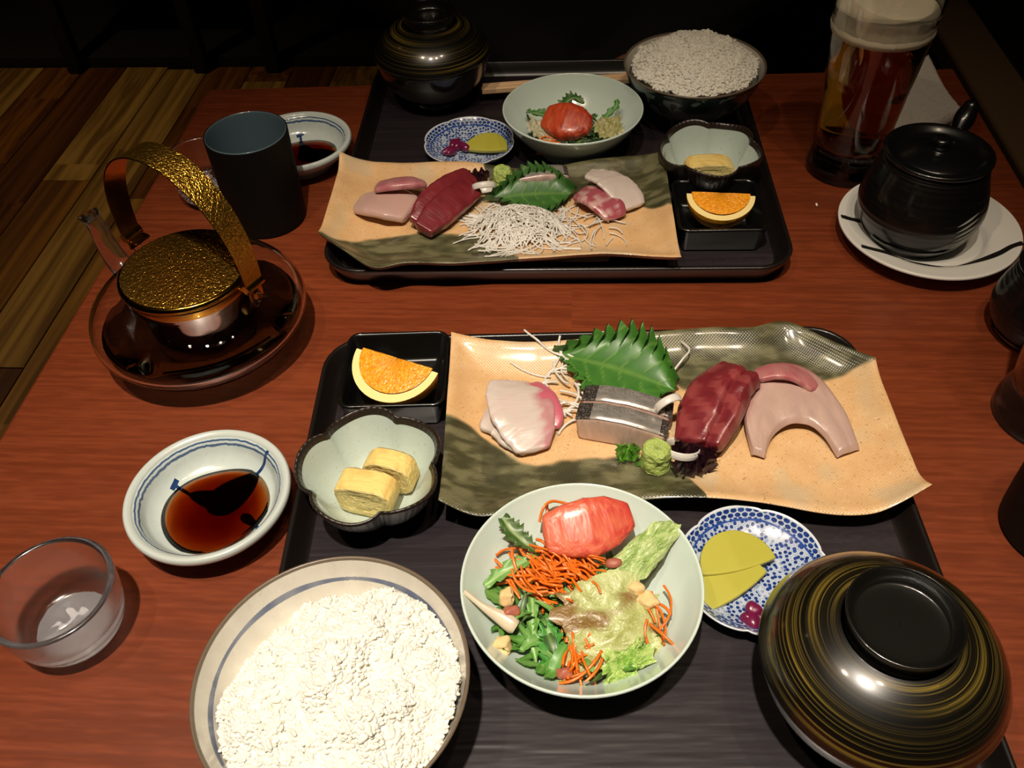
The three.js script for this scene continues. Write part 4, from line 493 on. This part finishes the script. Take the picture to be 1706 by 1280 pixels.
/* ---------- glass teapot with gold lid and handle ---------- */
{
  const g = thing('glass_teapot', 'squat clear glass teapot with golden lid and arched golden handle', 'teapot', [-0.2985, T, -0.517]);
  const body = lathe([[0.0003, 0.0006], [0.036, 0.0006], [0.041, 0.002], [0.058, 0.008], [0.075, 0.019], [0.0835, 0.031], [0.0845, 0.039], [0.081, 0.049], [0.071, 0.0585], [0.058, 0.0645], [0.0495, 0.067], [0.047, 0.0695], [0.047, 0.073], [0.045, 0.073], [0.045, 0.0685], [0.0475, 0.0655], [0.056, 0.0627], [0.0695, 0.0568], [0.079, 0.048], [0.0822, 0.039], [0.0812, 0.032], [0.073, 0.0212], [0.056, 0.0108], [0.04, 0.0052], [0.035, 0.0045], [0.0003, 0.0045]], 96, 3);
  part('glass_body', body, M.clear, g, 'clear glass belly');
  // hanging glass well for ice below the lid
  part('ice_well', lathe([[0.0438, 0.0725], [0.0438, 0.064], [0.042, 0.052], [0.0405, 0.03], [0.0385, 0.0225], [0.034, 0.0195], [0.0003, 0.0192], [0.0003, 0.0218], [0.0335, 0.022], [0.0365, 0.025], [0.0385, 0.032], [0.04, 0.052], [0.0418, 0.064], [0.0418, 0.0725], [0.0438, 0.0725]], 72, 2), M.clear, g, 'clear glass ice well');
  for (let i = 0; i < 3; i++) { const a = i * 2.1 + 0.5; const c = part('ice_cube', wobble(rbox(0.022, 0.019, 0.022, 0.004, 0, 0, 0, 3), 0.0016, 120, i), phy({ color: 0xffffff, roughness: 0.12, transmission: 1, thickness: 0.01, ior: 1.31 }), g, 'melting ice'); c.position.set(0.016 * Math.cos(a), 0.0335 + 0.002 * i, 0.016 * Math.sin(a)); c.rotation.set(0.2 * i, a, 0.15); }
  // drink round the ice well
  part('drink', lathe([[0.0003, 0.0049], [0.035, 0.0049], [0.04, 0.0056], [0.056, 0.0112], [0.0727, 0.0216], [0.0785, 0.0285], [0.0787, 0.0292], [0.0393, 0.0292], [0.0391, 0.024], [0.0345, 0.0188], [0.0003, 0.0186]], 72, 1), phy({ color: 0xffffff, roughness: 0.01, transmission: 1, thickness: 0.01, ior: 1.34, attenuationColor: new THREE.Color(0xd8d6c4), attenuationDistance: 0.05 }), g, 'clear cold drink');
  const lid = part('gold_lid', lathe([[0.0495, 0.0735], [0.0505, 0.0745], [0.0508, 0.0765], [0.0496, 0.0788], [0.0475, 0.0798]], 96, 4), M.gold, g, 'polished golden lid edge');
  part('hammered_top', planarUV(lathe([[0.0477, 0.0797], [0.046, 0.0801], [0.03, 0.0812], [0.014, 0.0816], [0.0003, 0.0817]], 96, 4), 0.1), M.goldRough, lid, 'golden crackled lid top');
  part('lid_skirt', lathe([[0.0495, 0.0735], [0.0478, 0.0725], [0.0445, 0.0725], [0.0444, 0.062], [0.0436, 0.062], [0.0436, 0.0728], [0.0003, 0.0735]], 72, 1), M.gold, lid);
  // handle arch in the plane of the spout
  const az = -0.487, dir = [Math.cos(az), -Math.sin(az)], cx = 0.0, cz = -0.014;
  const arch = (t) => { const a = t * Math.PI, e = 1; return [0.0665 * Math.cos(a) * (1 + 0.06 * Math.sin(a)), 0.078 + 0.092 * Math.pow(Math.sin(a), 0.92)]; };
  const wdt = 0.0235, th = 0.0011;
  const band = (lo, hi, off, flip) => grid(64, 6, (u, v) => { const t = lerp(lo, hi, u), [p, y] = arch(t), [p2, y2] = arch(Math.min(1, t + 0.01)), [p1, y1] = arch(Math.max(0, t - 0.01)), l = Math.hypot(p2 - p1, y2 - y1), nx = (y2 - y1) / l, ny = -(p2 - p1) / l, w = (v - 0.5) * wdt * (0.72 + 0.28 * Math.sin(t * Math.PI)) * (flip ? -1 : 1); const q = p + nx * off; return [cx + dir[0] * q - dir[1] * w, y + ny * off, cz + dir[1] * q + dir[0] * w]; });
  const metric = (b) => { const a = b.attributes.uv; for (let i = 0; i < a.count; i++) a.setXY(i, a.getX(i) * 2.5, a.getY(i) * 0.24); return b; };
  const h = part('handle', metric(band(0, 1, th, true)), M.goldRough, g, 'arched golden handle with crackled face');
  part('handle_lining', mergeGeometries([band(0, 1, 0, false)]), M.gold, h, 'smooth golden inner side');
  for (const s of [1, -1]) { // brackets and pins at both feet
    const q = s * 0.0665; part('handle_joint', merge([new THREE.CylinderGeometry(0.0038, 0.0038, 0.017, 20).rotateX(Math.PI / 2).rotateY(az).translate(cx + dir[0] * q, 0.077, cz + dir[1] * q), rbox(0.013, 0.0022, 0.015, 0.0008).rotateY(az).translate(cx + dir[0] * (q - s * 0.006), 0.0745, cz + dir[1] * (q - s * 0.006)), rbox(0.0022, 0.012, 0.013, 0.0008).rotateY(az).translate(cx + dir[0] * q, 0.0705, cz + dir[1] * q)]), M.gold, h);
    part('glass_lug', taper([[cx + dir[0] * (q - s * 0.004), 0.058, cz + dir[1] * (q - s * 0.004)], [cx + dir[0] * (q + s * 0.001), 0.066, cz + dir[1] * (q + s * 0.001)], [cx + dir[0] * q, 0.0715, cz + dir[1] * q]], 0.0045, 0.003, 12, 12), M.clear, g, 'clear glass lug');
  }
  const sp = [[-0.074, 0.04], [-0.088, 0.05], [-0.094, 0.066], [-0.096, 0.082], [-0.1015, 0.095]].map(([q, y]) => [dir[0] * q, y, dir[1] * q]);
  part('spout', taper(sp, (t) => 0.0105 - 0.004 * t + 0.002 * sstep(0.9, 1, t), 0, 28, 20), M.frost, g, 'clear glass spout');
}

/* ---------- tea cups ---------- */
function teaCup(label, pos, h = 0.092) {
  const g = thing('tea_cup', label, 'cup', pos), k = h / 0.092;
  part('cup_wall', lathe([[0.0003, 0.0006], [0.032, 0.0006], [0.0352, 0.002], [0.036, 0.008], [0.0366, 0.03 * k], [0.037, 0.07 * k], [0.0374, 0.0905 * k], [0.037, 0.0918 * k], [0.0362, 0.0918 * k]], 72, 3), phy({ color: 0x0d0b08, roughness: 0.6, specularIntensity: 0.35 }), g, 'nearly black outside');
  part('cup_inside', lathe([[0.0362, 0.0918 * k], [0.0353, 0.09 * k], [0.0345, 0.06 * k], [0.034, 0.02 * k], [0.031, 0.0095], [0.02, 0.0065], [0.0003, 0.006]], 72, 3), phy({ color: 0x4e6068, roughness: 0.25, clearcoat: 0.5, clearcoatRoughness: 0.1 }), g, 'blue grey glazed inside');
  return g;
}
teaCup('tall dark tea cup with blue grey inside behind the teapot', [-0.2945, T, -0.692]);
teaCup('dark tea cup at the wall side beside the near tray', [0.3215, T, -0.352], 0.08);

/* ---------- small glasses ---------- */
function smallGlass(label, pos, R, Hh) {
  const s = R / 0.037, k = Hh / 0.05; const g = thing('small_glass', label, 'glass', pos);
  part('glass_wall', lathe([[0.0003, 0.001], [0.014 * s, 0.0008], [0.02 * s, 0.0015], [0.0255 * s, 0.005 * k], [0.0315 * s, 0.014 * k], [0.0352 * s, 0.029 * k], [0.0372 * s, 0.047 * k], [0.0372 * s, 0.0492 * k], [0.0357 * s, 0.0502 * k], [0.0338 * s, 0.0492 * k], [0.0332 * s, 0.046 * k], [0.0314 * s, 0.03 * k], [0.028 * s, 0.0185 * k], [0.022 * s, 0.012 * k], [0.014 * s, 0.0105 * k], [0.0003, 0.0102 * k]], 72, 3), M.frost, g);
  part('pebbled_base', wobble(lathe([[0.0003, 0.0011], [0.013 * s, 0.0011], [0.019 * s, 0.0022], [0.0235 * s, 0.005 * k], [0.022 * s, 0.0085 * k], [0.012 * s, 0.0095 * k], [0.0003, 0.0095 * k]], 48, 3), 0.0016, 330, 3), phy({ color: 0xf4f2f6, roughness: 0.25, transmission: 0.6, thickness: 0.004, ior: 1.45 }), g, 'frosted pebbled glass base');
  return g;
}
smallGlass('empty small clear glass beside the near soy sauce dish', [-0.3045, T, -0.2535], 0.037, 0.05);
smallGlass('small clear glass half hidden by the dark tea cup', [-0.3605, T, -0.7235], 0.033, 0.05);

/* ---------- beer glasses ---------- */
function beerGlass(label, pos, full) {
  const g = thing('beer_glass', label, 'beer glass', pos);
  part('glass_wall', lathe([[0.0003, 0.0006], [0.034, 0.0006], [0.0372, 0.002], [0.0376, 0.01], [0.0348, 0.022], [0.0332, 0.032], [0.0345, 0.045], [0.039, 0.09], [0.0435, 0.14], [0.0475, 0.198], [0.047, 0.1995], [0.0457, 0.198], [0.0418, 0.14], [0.0372, 0.09], [0.0328, 0.046], [0.0316, 0.034], [0.028, 0.0295], [0.0003, 0.0285]], 80, 3), M.glass, g);
  const top = full ? 0.139 : 0.1, rt = full ? 0.0415 : 0.0398;
  part('beer', lathe([[0.0003, 0.0288], [0.0278, 0.0299], [0.0313, 0.0343], [0.0325, 0.046], [0.0369, 0.09], [rt - (full ? 0 : 0.0016), top], [0.0003, top]], 80, 1), phy({ color: 0xffffff, roughness: 0.01, transmission: 1, thickness: 0.03, ior: 1.34, attenuationColor: new THREE.Color(0xe8b03c), attenuationDistance: 0.05 }), g, 'clear amber beer');
  if (full) part('foam', wobble(lathe([[0.0003, top + 0.0004], [0.0414, top + 0.0004], [0.0426, 0.155], [0.0431, 0.163], [0.039, 0.1605], [0.025, 0.16], [0.0003, 0.1595]], 72, 3), 0.0006, 240, 1), std({ color: 0xd9cfb4, roughness: 0.8 }), g, 'cream coloured beer foam');
  return g;
}
beerGlass('tall glass of beer with a head of foam beside the white cloth', [0.2685, T, -0.783], true);
beerGlass('glass of amber beer at the wall side level with the near sashimi plate', [0.3495, T, -0.453], false);

/* ---------- white plate and covered black pots ---------- */
M.pot = phy({ color: 0x0b0b09, roughness: 0.4, specularIntensity: 0.6, clearcoat: 0.4, clearcoatRoughness: 0.1, bumpMap: tex(64, 512, (u, v) => 0.5 + 0.5 * Math.sin(v * 190 + 2 * vn(v * 40, 2)), false), bumpScale: 0.0003 });
{
  const g = thing('saucer_plate', 'round white plate with a black brush line under the covered pot', 'plate', [0.3145, T, -0.664]);
  part('plate_body', lathe([[0.0003, 0.0006], [0.043, 0.0006], [0.045, 0.001], [0.047, 0.004], [0.06, 0.0098], [0.0755, 0.0165], [0.0772, 0.018], [0.077, 0.0192], [0.0755, 0.0195], [0.066, 0.0165], [0.0535, 0.0125], [0.049, 0.0085], [0.0455, 0.0072], [0.03, 0.0067], [0.0003, 0.0066]], 96, 3), M.white, g);
  const yp = (r) => interp([[0, 0.0066], [0.03, 0.0067], [0.0455, 0.0072], [0.049, 0.0085], [0.0535, 0.0125], [0.066, 0.0165], [0.0755, 0.0195], [0.0772, 0.0192]], r) + 0.001;
  const stroke = (pts, w) => { const C = curve(pts.map(([x, z]) => [x, 0, z])); return grid(90, 3, (u, v) => { const p = C.getPoint(u), d = C.getTangent(u), ww = (v - 0.5) * w * (0.7 + 0.5 * vn(u * 9, 3)), x = p.x - d.z * ww, z = p.z + d.x * ww; return [x, yp(Math.hypot(x, z)), z]; }); };
  const ink = std({ color: 0x14110d, roughness: 0.5, side: THREE.DoubleSide });
  part('brush_line', stroke([[-0.0655, 0.0345], [-0.045, 0.036], [-0.02, 0.0435], [0.005, 0.0495], [0.03, 0.046], [0.05, 0.038], [0.062, 0.031], [0.071, 0.029]], 0.0048), ink, g, 'wavy black brush line');
  part('short_mark', stroke([[-0.0745, -0.0085], [-0.064, -0.0085], [-0.056, -0.009]], 0.0042), ink, g, 'short dark mark');
}
function coveredPot(label, pos, turn, s = 1) {
  const g = thing('covered_pot', label, 'pot', pos, turn); g.scale.setScalar(s);
  part('pot_body', lathe([[0.0003, 0.0004], [0.035, 0.0004], [0.0385, 0.0015], [0.0425, 0.008], [0.05, 0.022], [0.0528, 0.036], [0.0505, 0.05], [0.0458, 0.066], [0.0432, 0.076], [0.0412, 0.079], [0.0395, 0.079], [0.039, 0.07], [0.046, 0.045], [0.04, 0.015], [0.0003, 0.008]], 80, 3), M.pot, g);
  const fx = (th, y) => { const r = interp([[0.0, 0.035], [0.008, 0.0425], [0.022, 0.05], [0.036, 0.0528], [0.05, 0.0505], [0.066, 0.0458]], y) + 0.0013; return [r * Math.cos(th), y, -r * Math.sin(th)]; };
  const pale = phy({ color: 0xb4b8ac, roughness: 0.4, clearcoat: 0.5, clearcoatRoughness: 0.15 });
  for (let k = 0; k < 7; k++) part('pale_stroke', grid(12, 3, (u, v) => fx(-1.28 + k * 0.012 + u * 0.42 - (k * 0.02), 0.012 + k * 0.0052 + u * 0.008 + (v - 0.5) * 0.0022 * Math.sin(u * Math.PI))), pale, g, 'pale brushed leaf stroke');
  part('pale_band', grid(60, 3, (u, v) => fx(-2.7 + u * 2.2, 0.0075 + v * (0.004 + 0.002 * vn(u * 14, 2)))), phy({ color: 0x3a3f39, roughness: 0.4, clearcoat: 0.5, clearcoatRoughness: 0.15 }), g, 'thin grey glaze band above the foot');
  part('pot_lid', lathe([[0.039, 0.0795], [0.0425, 0.0802], [0.0442, 0.0822], [0.0438, 0.0842], [0.0415, 0.085], [0.0385, 0.0838], [0.034, 0.0805], [0.0305, 0.0798], [0.0285, 0.081], [0.02, 0.0838], [0.01, 0.0852], [0.0075, 0.0865], [0.0068, 0.0905], [0.0078, 0.094], [0.0055, 0.0962], [0.0003, 0.0968]], 80, 3), M.blackGlaze, g, 'shiny recessed lid with knob');
  part('handle', taper([[0.026, 0.079, -0.036], [0.0305, 0.084, -0.043], [0.0345, 0.0895, -0.049], [0.037, 0.0935, -0.0525]], (t) => 0.0052 + 0.0028 * Math.sin(t * Math.PI) + 0.0016 * t, 0, 20, 16), M.blackGlaze, g, 'stubby shiny spoon handle');
  part('handle_end', new THREE.SphereGeometry(0.0069, 20, 14).translate(0.037, 0.0935, -0.0525), M.blackGlaze, g);
  return g;
}
coveredPot('covered black pot with pale brushed strokes standing on the white plate', [0.302, T + 0.0075, -0.666], 0);
coveredPot('covered black pot standing on the table by the wall next to the white plate', [0.3725, T, -0.5425], -0.7, 0.8);

/* ---------- white cloth, chopsticks, crumb ---------- */
M.cloth = std({ color: 0xd6d0c8, roughness: 0.95, bumpMap: tex(512, 512, (u, v) => vn(u * 130, v * 130) * 0.6 + vn(u * 50, v * 50) * 0.4, false), bumpScale: 0.0012 });
{ const A = [0.288, -0.862], B = [0.318, -0.8], C = [0.404, -0.87], D = [0.392, -0.972];
  const g = sheet(40, 40, (u, v) => { const x = lerp(lerp(A[0], B[0], u), lerp(D[0], C[0], u), v), z = lerp(lerp(A[1], B[1], u), lerp(D[1], C[1], u), v); return [x, T + 0.014 + 0.004 * Math.sin(v * 3.1) + 0.0025 * Math.sin(u * 5 + v * 2) + 0.012 * v * (1 - u) * v + 0.0008 * (fbm(u * 20, v * 20, 2) - 0.5), z]; }, (u, v) => 0.0135 + 0.004 * Math.sin(v * 3.1) + 0.0025 * Math.sin(u * 5 + v * 2), null, 0.4);
  worldThing('folded_cloth', g, M.cloth, 'folded white hand towel lying behind the tall beer', 'towel'); }
for (const [o, lab] of [[0, 'pale wooden chopstick lying across the far tray, the nearer of two'], [0.008, 'pale wooden chopstick lying across the far tray, the farther of two']]) { const g = rbox(0.185, 0.0065, 0.0065, 0.0014); const m = single('chopstick', g, std({ map: grainTex, color: 0xfff0d8, roughness: 0.6 }), lab, 'chopstick', [-0.012, T + 0.0225, -0.9105 - o], 0.145); m.material.map = tex(256, 64, (u, v) => mix3(hex(0xfae6cc), hex(0xecccaa), fbm(u * 5, v * 30, 3))); }
{ const g = thing('chopstick_rest', 'small reddish block under the chopsticks on the far tray', 'chopstick rest', [-0.062, T + TRAY, -0.908], 0.1); part('rest_block', rbox(0.032, 0.0098, 0.014, 0.003, 0, 0.0049, 0), std({ color: 0x4a2414, roughness: 0.5 }), g); part('rest_groove', rbox(0.024, 0.0008, 0.009, 0.0003, 0, 0.0098, 0), std({ color: 0x3a1a0e, roughness: 0.5 }), g); }
single('rice_crumb', grainGeo.clone().scale(0.9, 0.9, 0.9), M.rice, 'single grain of rice fallen on the table beside the white plate', 'crumb', [0.23, T + 0.0014, -0.717]);

/* ---------- chairs and a table in the dark background ---------- */
M.blackWood = std({ color: 0x070504, roughness: 0.7 });
function chair(label, x, z, w) { const g = thing('dark_chair', label, 'chair', [x, 0, z], 0, 'chairs at the neighbouring table'); for (const sx of [-1, 1]) { part('leg', rbox(0.042, 0.46, 0.038, 0.006, sx * w / 2, 0.23, 0), M.blackWood, g); part('leg', rbox(0.04, 0.43, 0.04, 0.006, sx * w / 2, 0.244, -0.4), M.blackWood, g); part('back_post', rbox(0.04, 0.46, 0.03, 0.006, sx * w / 2, 0.69, 0.005), M.blackWood, g); } part('seat', rbox(w + 0.06, 0.05, 0.45, 0.015, 0, 0.475, -0.2), M.blackWood, g); part('backrest', rbox(w + 0.03, 0.2, 0.025, 0.01, 0, 0.81, 0.005), M.blackWood, g); return g; }
chair('black wooden chair in the dark, the one beyond the teapot', -1.295, -2.415, 0.385);
chair('black wooden chair in the dark, the one nearer the seated person', -0.695, -2.415, 0.385);
{ const g = thing('neighbouring_table', 'dark neighbouring table behind the black chairs', 'table', [-1.0, 0.028, -3.35]); part('tabletop', rbox(1.6, 0.04, 0.8, 0.008, 0, 0.71, 0), M.blackWood, g); for (const x of [-0.72, 0.72]) for (const z of [-0.33, 0.33]) part('leg', rbox(0.06, 0.69, 0.06, 0.006, x, 0.345, z), M.blackWood, g); }

/* ---------- the guest on the far side, in dark clothes ---------- */
function field(bones, k, lo, size, res) { // smooth union of tapered capsules, meshed on a grid
  const mc = new MarchingCubes(res, new THREE.MeshBasicMaterial(), false, false, 260000); mc.isolation = 0; const f = mc.field, h = res / 2;
  const B = bones.map(([a, b, r0, r1]) => { const dx = b[0] - a[0], dy = b[1] - a[1], dz = b[2] - a[2]; return [a[0], a[1], a[2], dx, dy, dz, dx * dx + dy * dy + dz * dz || 1e-9, r0, r1]; });
  for (let z = 0; z < res; z++) for (let y = 0; y < res; y++) for (let x = 0; x < res; x++) {
    const px = lo[0] + (x / h) * size / 2, py = lo[1] + (y / h) * size / 2, pz = lo[2] + (z / h) * size / 2; let d = 1;
    for (const b of B) { const qx = px - b[0], qy = py - b[1], qz = pz - b[2]; let t = (qx * b[3] + qy * b[4] + qz * b[5]) / b[6]; t = t < 0 ? 0 : t > 1 ? 1 : t; const ex = qx - t * b[3], ey = qy - t * b[4], ez = qz - t * b[5], e = Math.sqrt(ex * ex + ey * ey + ez * ez) - b[7] - t * (b[8] - b[7]); const w = Math.max(k - Math.abs(d - e), 0) / k; d = Math.min(d, e) - w * w * k * 0.25; }
    f[z * res * res + y * res + x] = -d;
  }
  mc.update(); const n = mc.count, P = mc.positionArray.slice(0, n * 3), N = mc.normalArray.slice(0, n * 3);
  for (let i = 0; i < n; i++) { P[3 * i] = lo[0] + (P[3 * i] + 1) * size / 2; P[3 * i + 1] = lo[1] + (P[3 * i + 1] + 1) * size / 2; P[3 * i + 2] = lo[2] + (P[3 * i + 2] + 1) * size / 2; const l = Math.hypot(N[3 * i], N[3 * i + 1], N[3 * i + 2]) || 1; for (let q = 0; q < 3; q++) N[3 * i + q] /= l; }
  const g = new THREE.BufferGeometry(); g.setAttribute('position', new THREE.BufferAttribute(P, 3)); g.setAttribute('normal', new THREE.BufferAttribute(N, 3)); const m = mergeVertices(g, 1e-5); m.computeVertexNormals(); return m;
}
{
  // local frame: origin on the floor under the hips, facing +z (towards the table)
  const g = thing('person', 'person in dark clothes seated across the table with hands together in the lap', 'person', [-0.01, 0, -1.36]);
  const hipY = 0.54, L = (s) => ({ hip: [s * 0.09, hipY, 0], knee: [s * 0.13, 0.5, 0.42], ank: [s * 0.13, 0.09, 0.36], toe: [s * 0.14, 0.035, 0.52], sho: [s * 0.185, 1.02, -0.03], elb: [s * 0.262, 0.735, 0.06], wri: [s * 0.052 + 0.03, 0.6, 0.2] });
  const a = L(-1), b = L(1), head = [0, 1.25, 0.03];
  const torso = (o) => [[[0, hipY, 0], [0, 0.72, 0.0], 0.14 + o, 0.125 + o], [[0, 0.72, 0], [0, 0.95, -0.02], 0.125 + o, 0.13 + o], [[-0.12, 1.0, -0.03], [0.12, 1.0, -0.03], 0.075 + o, 0.075 + o], [[-0.07, hipY, 0], [0.07, hipY, 0], 0.12 + o, 0.12 + o]];
  const arm = (l, o) => [[l.sho, l.elb, 0.052 + o, 0.043 + o], [l.elb, l.wri, 0.041 + o, 0.028 + o * 0.7]];
  const leg = (l, o) => [[l.hip, l.knee, 0.085 + o, 0.058 + o], [l.knee, l.ank, 0.056 + o, 0.038 + o], [l.ank, l.toe, 0.038, 0.03]];
  const skin = std({ color: 0xa8745a, roughness: 0.6 });
  const body = field([...torso(0), ...arm(a, 0), ...arm(b, 0), ...leg(a, 0), ...leg(b, 0), [[0, 1.03, -0.02], [0, 1.14, 0], 0.052, 0.048]], 0.05, [-0.66, -0.02, -0.5], 1.32, 96);
  // head with brow, nose, mouth, ears on a finer grid
  const hd = field([[[0, 1.14, 0], [0, 1.17, 0.01], 0.05, 0.055], [[0, 1.21, 0.035], [0, 1.3, 0.01], 0.07, 0.085], [[0, 1.17, 0.06], [0, 1.19, 0.07], 0.036, 0.04], [[0, 1.245, 0.105], [0, 1.212, 0.126], 0.009, 0.014], [[-0.02, 1.176, 0.104], [0.02, 1.176, 0.104], 0.008, 0.008], [[-0.03, 1.268, 0.095], [-0.012, 1.265, 0.1], 0.009, 0.008], [[0.03, 1.268, 0.095], [0.012, 1.265, 0.1], 0.009, 0.008], [[-0.086, 1.22, 0.01], [-0.09, 1.25, 0.0], 0.012, 0.015], [[0.086, 1.22, 0.01], [0.09, 1.25, 0.0], 0.012, 0.015]], 0.022, [-0.15, 1.09, -0.13], 0.32, 72);
  // both hands resting on each other: palm, four fingers, thumb
  const hand = (w, s) => { const o = [], pc = [w[0] - s * 0.03, w[1] - 0.004, w[2] + 0.035]; o.push([w, pc, 0.026, 0.03], [[pc[0], pc[1], pc[2] - 0.012], [pc[0] - s * 0.03, pc[1] - 0.003, pc[2] + 0.012], 0.024, 0.02]); for (let i = 0; i < 4; i++) { const k = [pc[0] - s * 0.038 + s * i * 0.003, pc[1] + 0.003, pc[2] + 0.03 - i * 0.019], l = [0.034, 0.038, 0.036, 0.028][i], m = [k[0] - s * l * 0.8, k[1] + 0.004, k[2] + 0.004]; o.push([k, m, 0.0095, 0.0088], [m, [m[0] - s * l * 0.5, m[1] - 0.014, m[2] + 0.002], 0.0088, 0.0078]); } const t0 = [pc[0] + s * 0.006, pc[1] + 0.012, pc[2] + 0.012], t1 = [pc[0] - s * 0.016, pc[1] + 0.018, pc[2] + 0.04]; o.push([t0, t1, 0.0125, 0.0105], [t1, [t1[0] - s * 0.02, t1[1] - 0.002, t1[2] + 0.012], 0.0105, 0.0085]); return o; };
  const wl = a.wri, wr = [b.wri[0], b.wri[1] + 0.034, b.wri[2] + 0.012];
  const hs = field([...hand(wl, -1), ...hand(wr, 1)], 0.006, [-0.14, 0.5, 0.13], 0.25, 84);
  part('body', mergeGeometries([body, hd, hs]), skin, g, 'face, neck and hands');
  part('dark_jacket', wobble(field([...torso(0.022), ...arm(a, 0.02), ...arm(b, 0.02), [[0, 1.03, -0.03], [0, 1.07, -0.02], 0.075, 0.068]], 0.06, [-0.5, 0.36, -0.5], 1.0, 84), 0.012, 26, 4), std({ color: 0x100d0c, roughness: 0.95 }), g, 'black jacket');
  part('dark_trousers', field([...leg(a, 0.014), ...leg(b, 0.014), [[-0.08, hipY, 0], [0.08, hipY, 0], 0.13, 0.13]].filter((q) => q[2] !== 0.038), 0.05, [-0.55, 0.0, -0.4], 1.1, 72), std({ color: 0x0d0c0e, roughness: 0.95 }), g, 'black trousers');
  for (const l of [a, b]) part('shoe', rbox(0.095, 0.075, 0.25, 0.03, l.ank[0], 0.0375, l.ank[2] + 0.07, 4), std({ color: 0x0c0a09, roughness: 0.5 }), g, 'black shoe');
  part('hair', wobble(field([[[0, 1.27, -0.02], [0, 1.31, 0.0], 0.095, 0.09], [[0, 1.2, -0.05], [0, 1.29, -0.03], 0.075, 0.09]], 0.03, [-0.18, 1.06, -0.2], 0.36, 48), 0.006, 60, 2), std({ color: 0x0c0907, roughness: 0.8 }), g, 'short dark hair');
}
{ const g = thing('guest_stool', 'dark stool under the person across the table', 'stool', [-0.01, 0, -1.4]); part('seat', rbox(0.42, 0.05, 0.4, 0.02, 0, 0.345, 0), M.blackWood, g); for (const x of [-0.17, 0.17]) for (const z of [-0.16, 0.16]) part('leg', rbox(0.04, 0.325, 0.04, 0.006, x, 0.1625, z), M.blackWood, g); }

renderer.render(scene, camera);
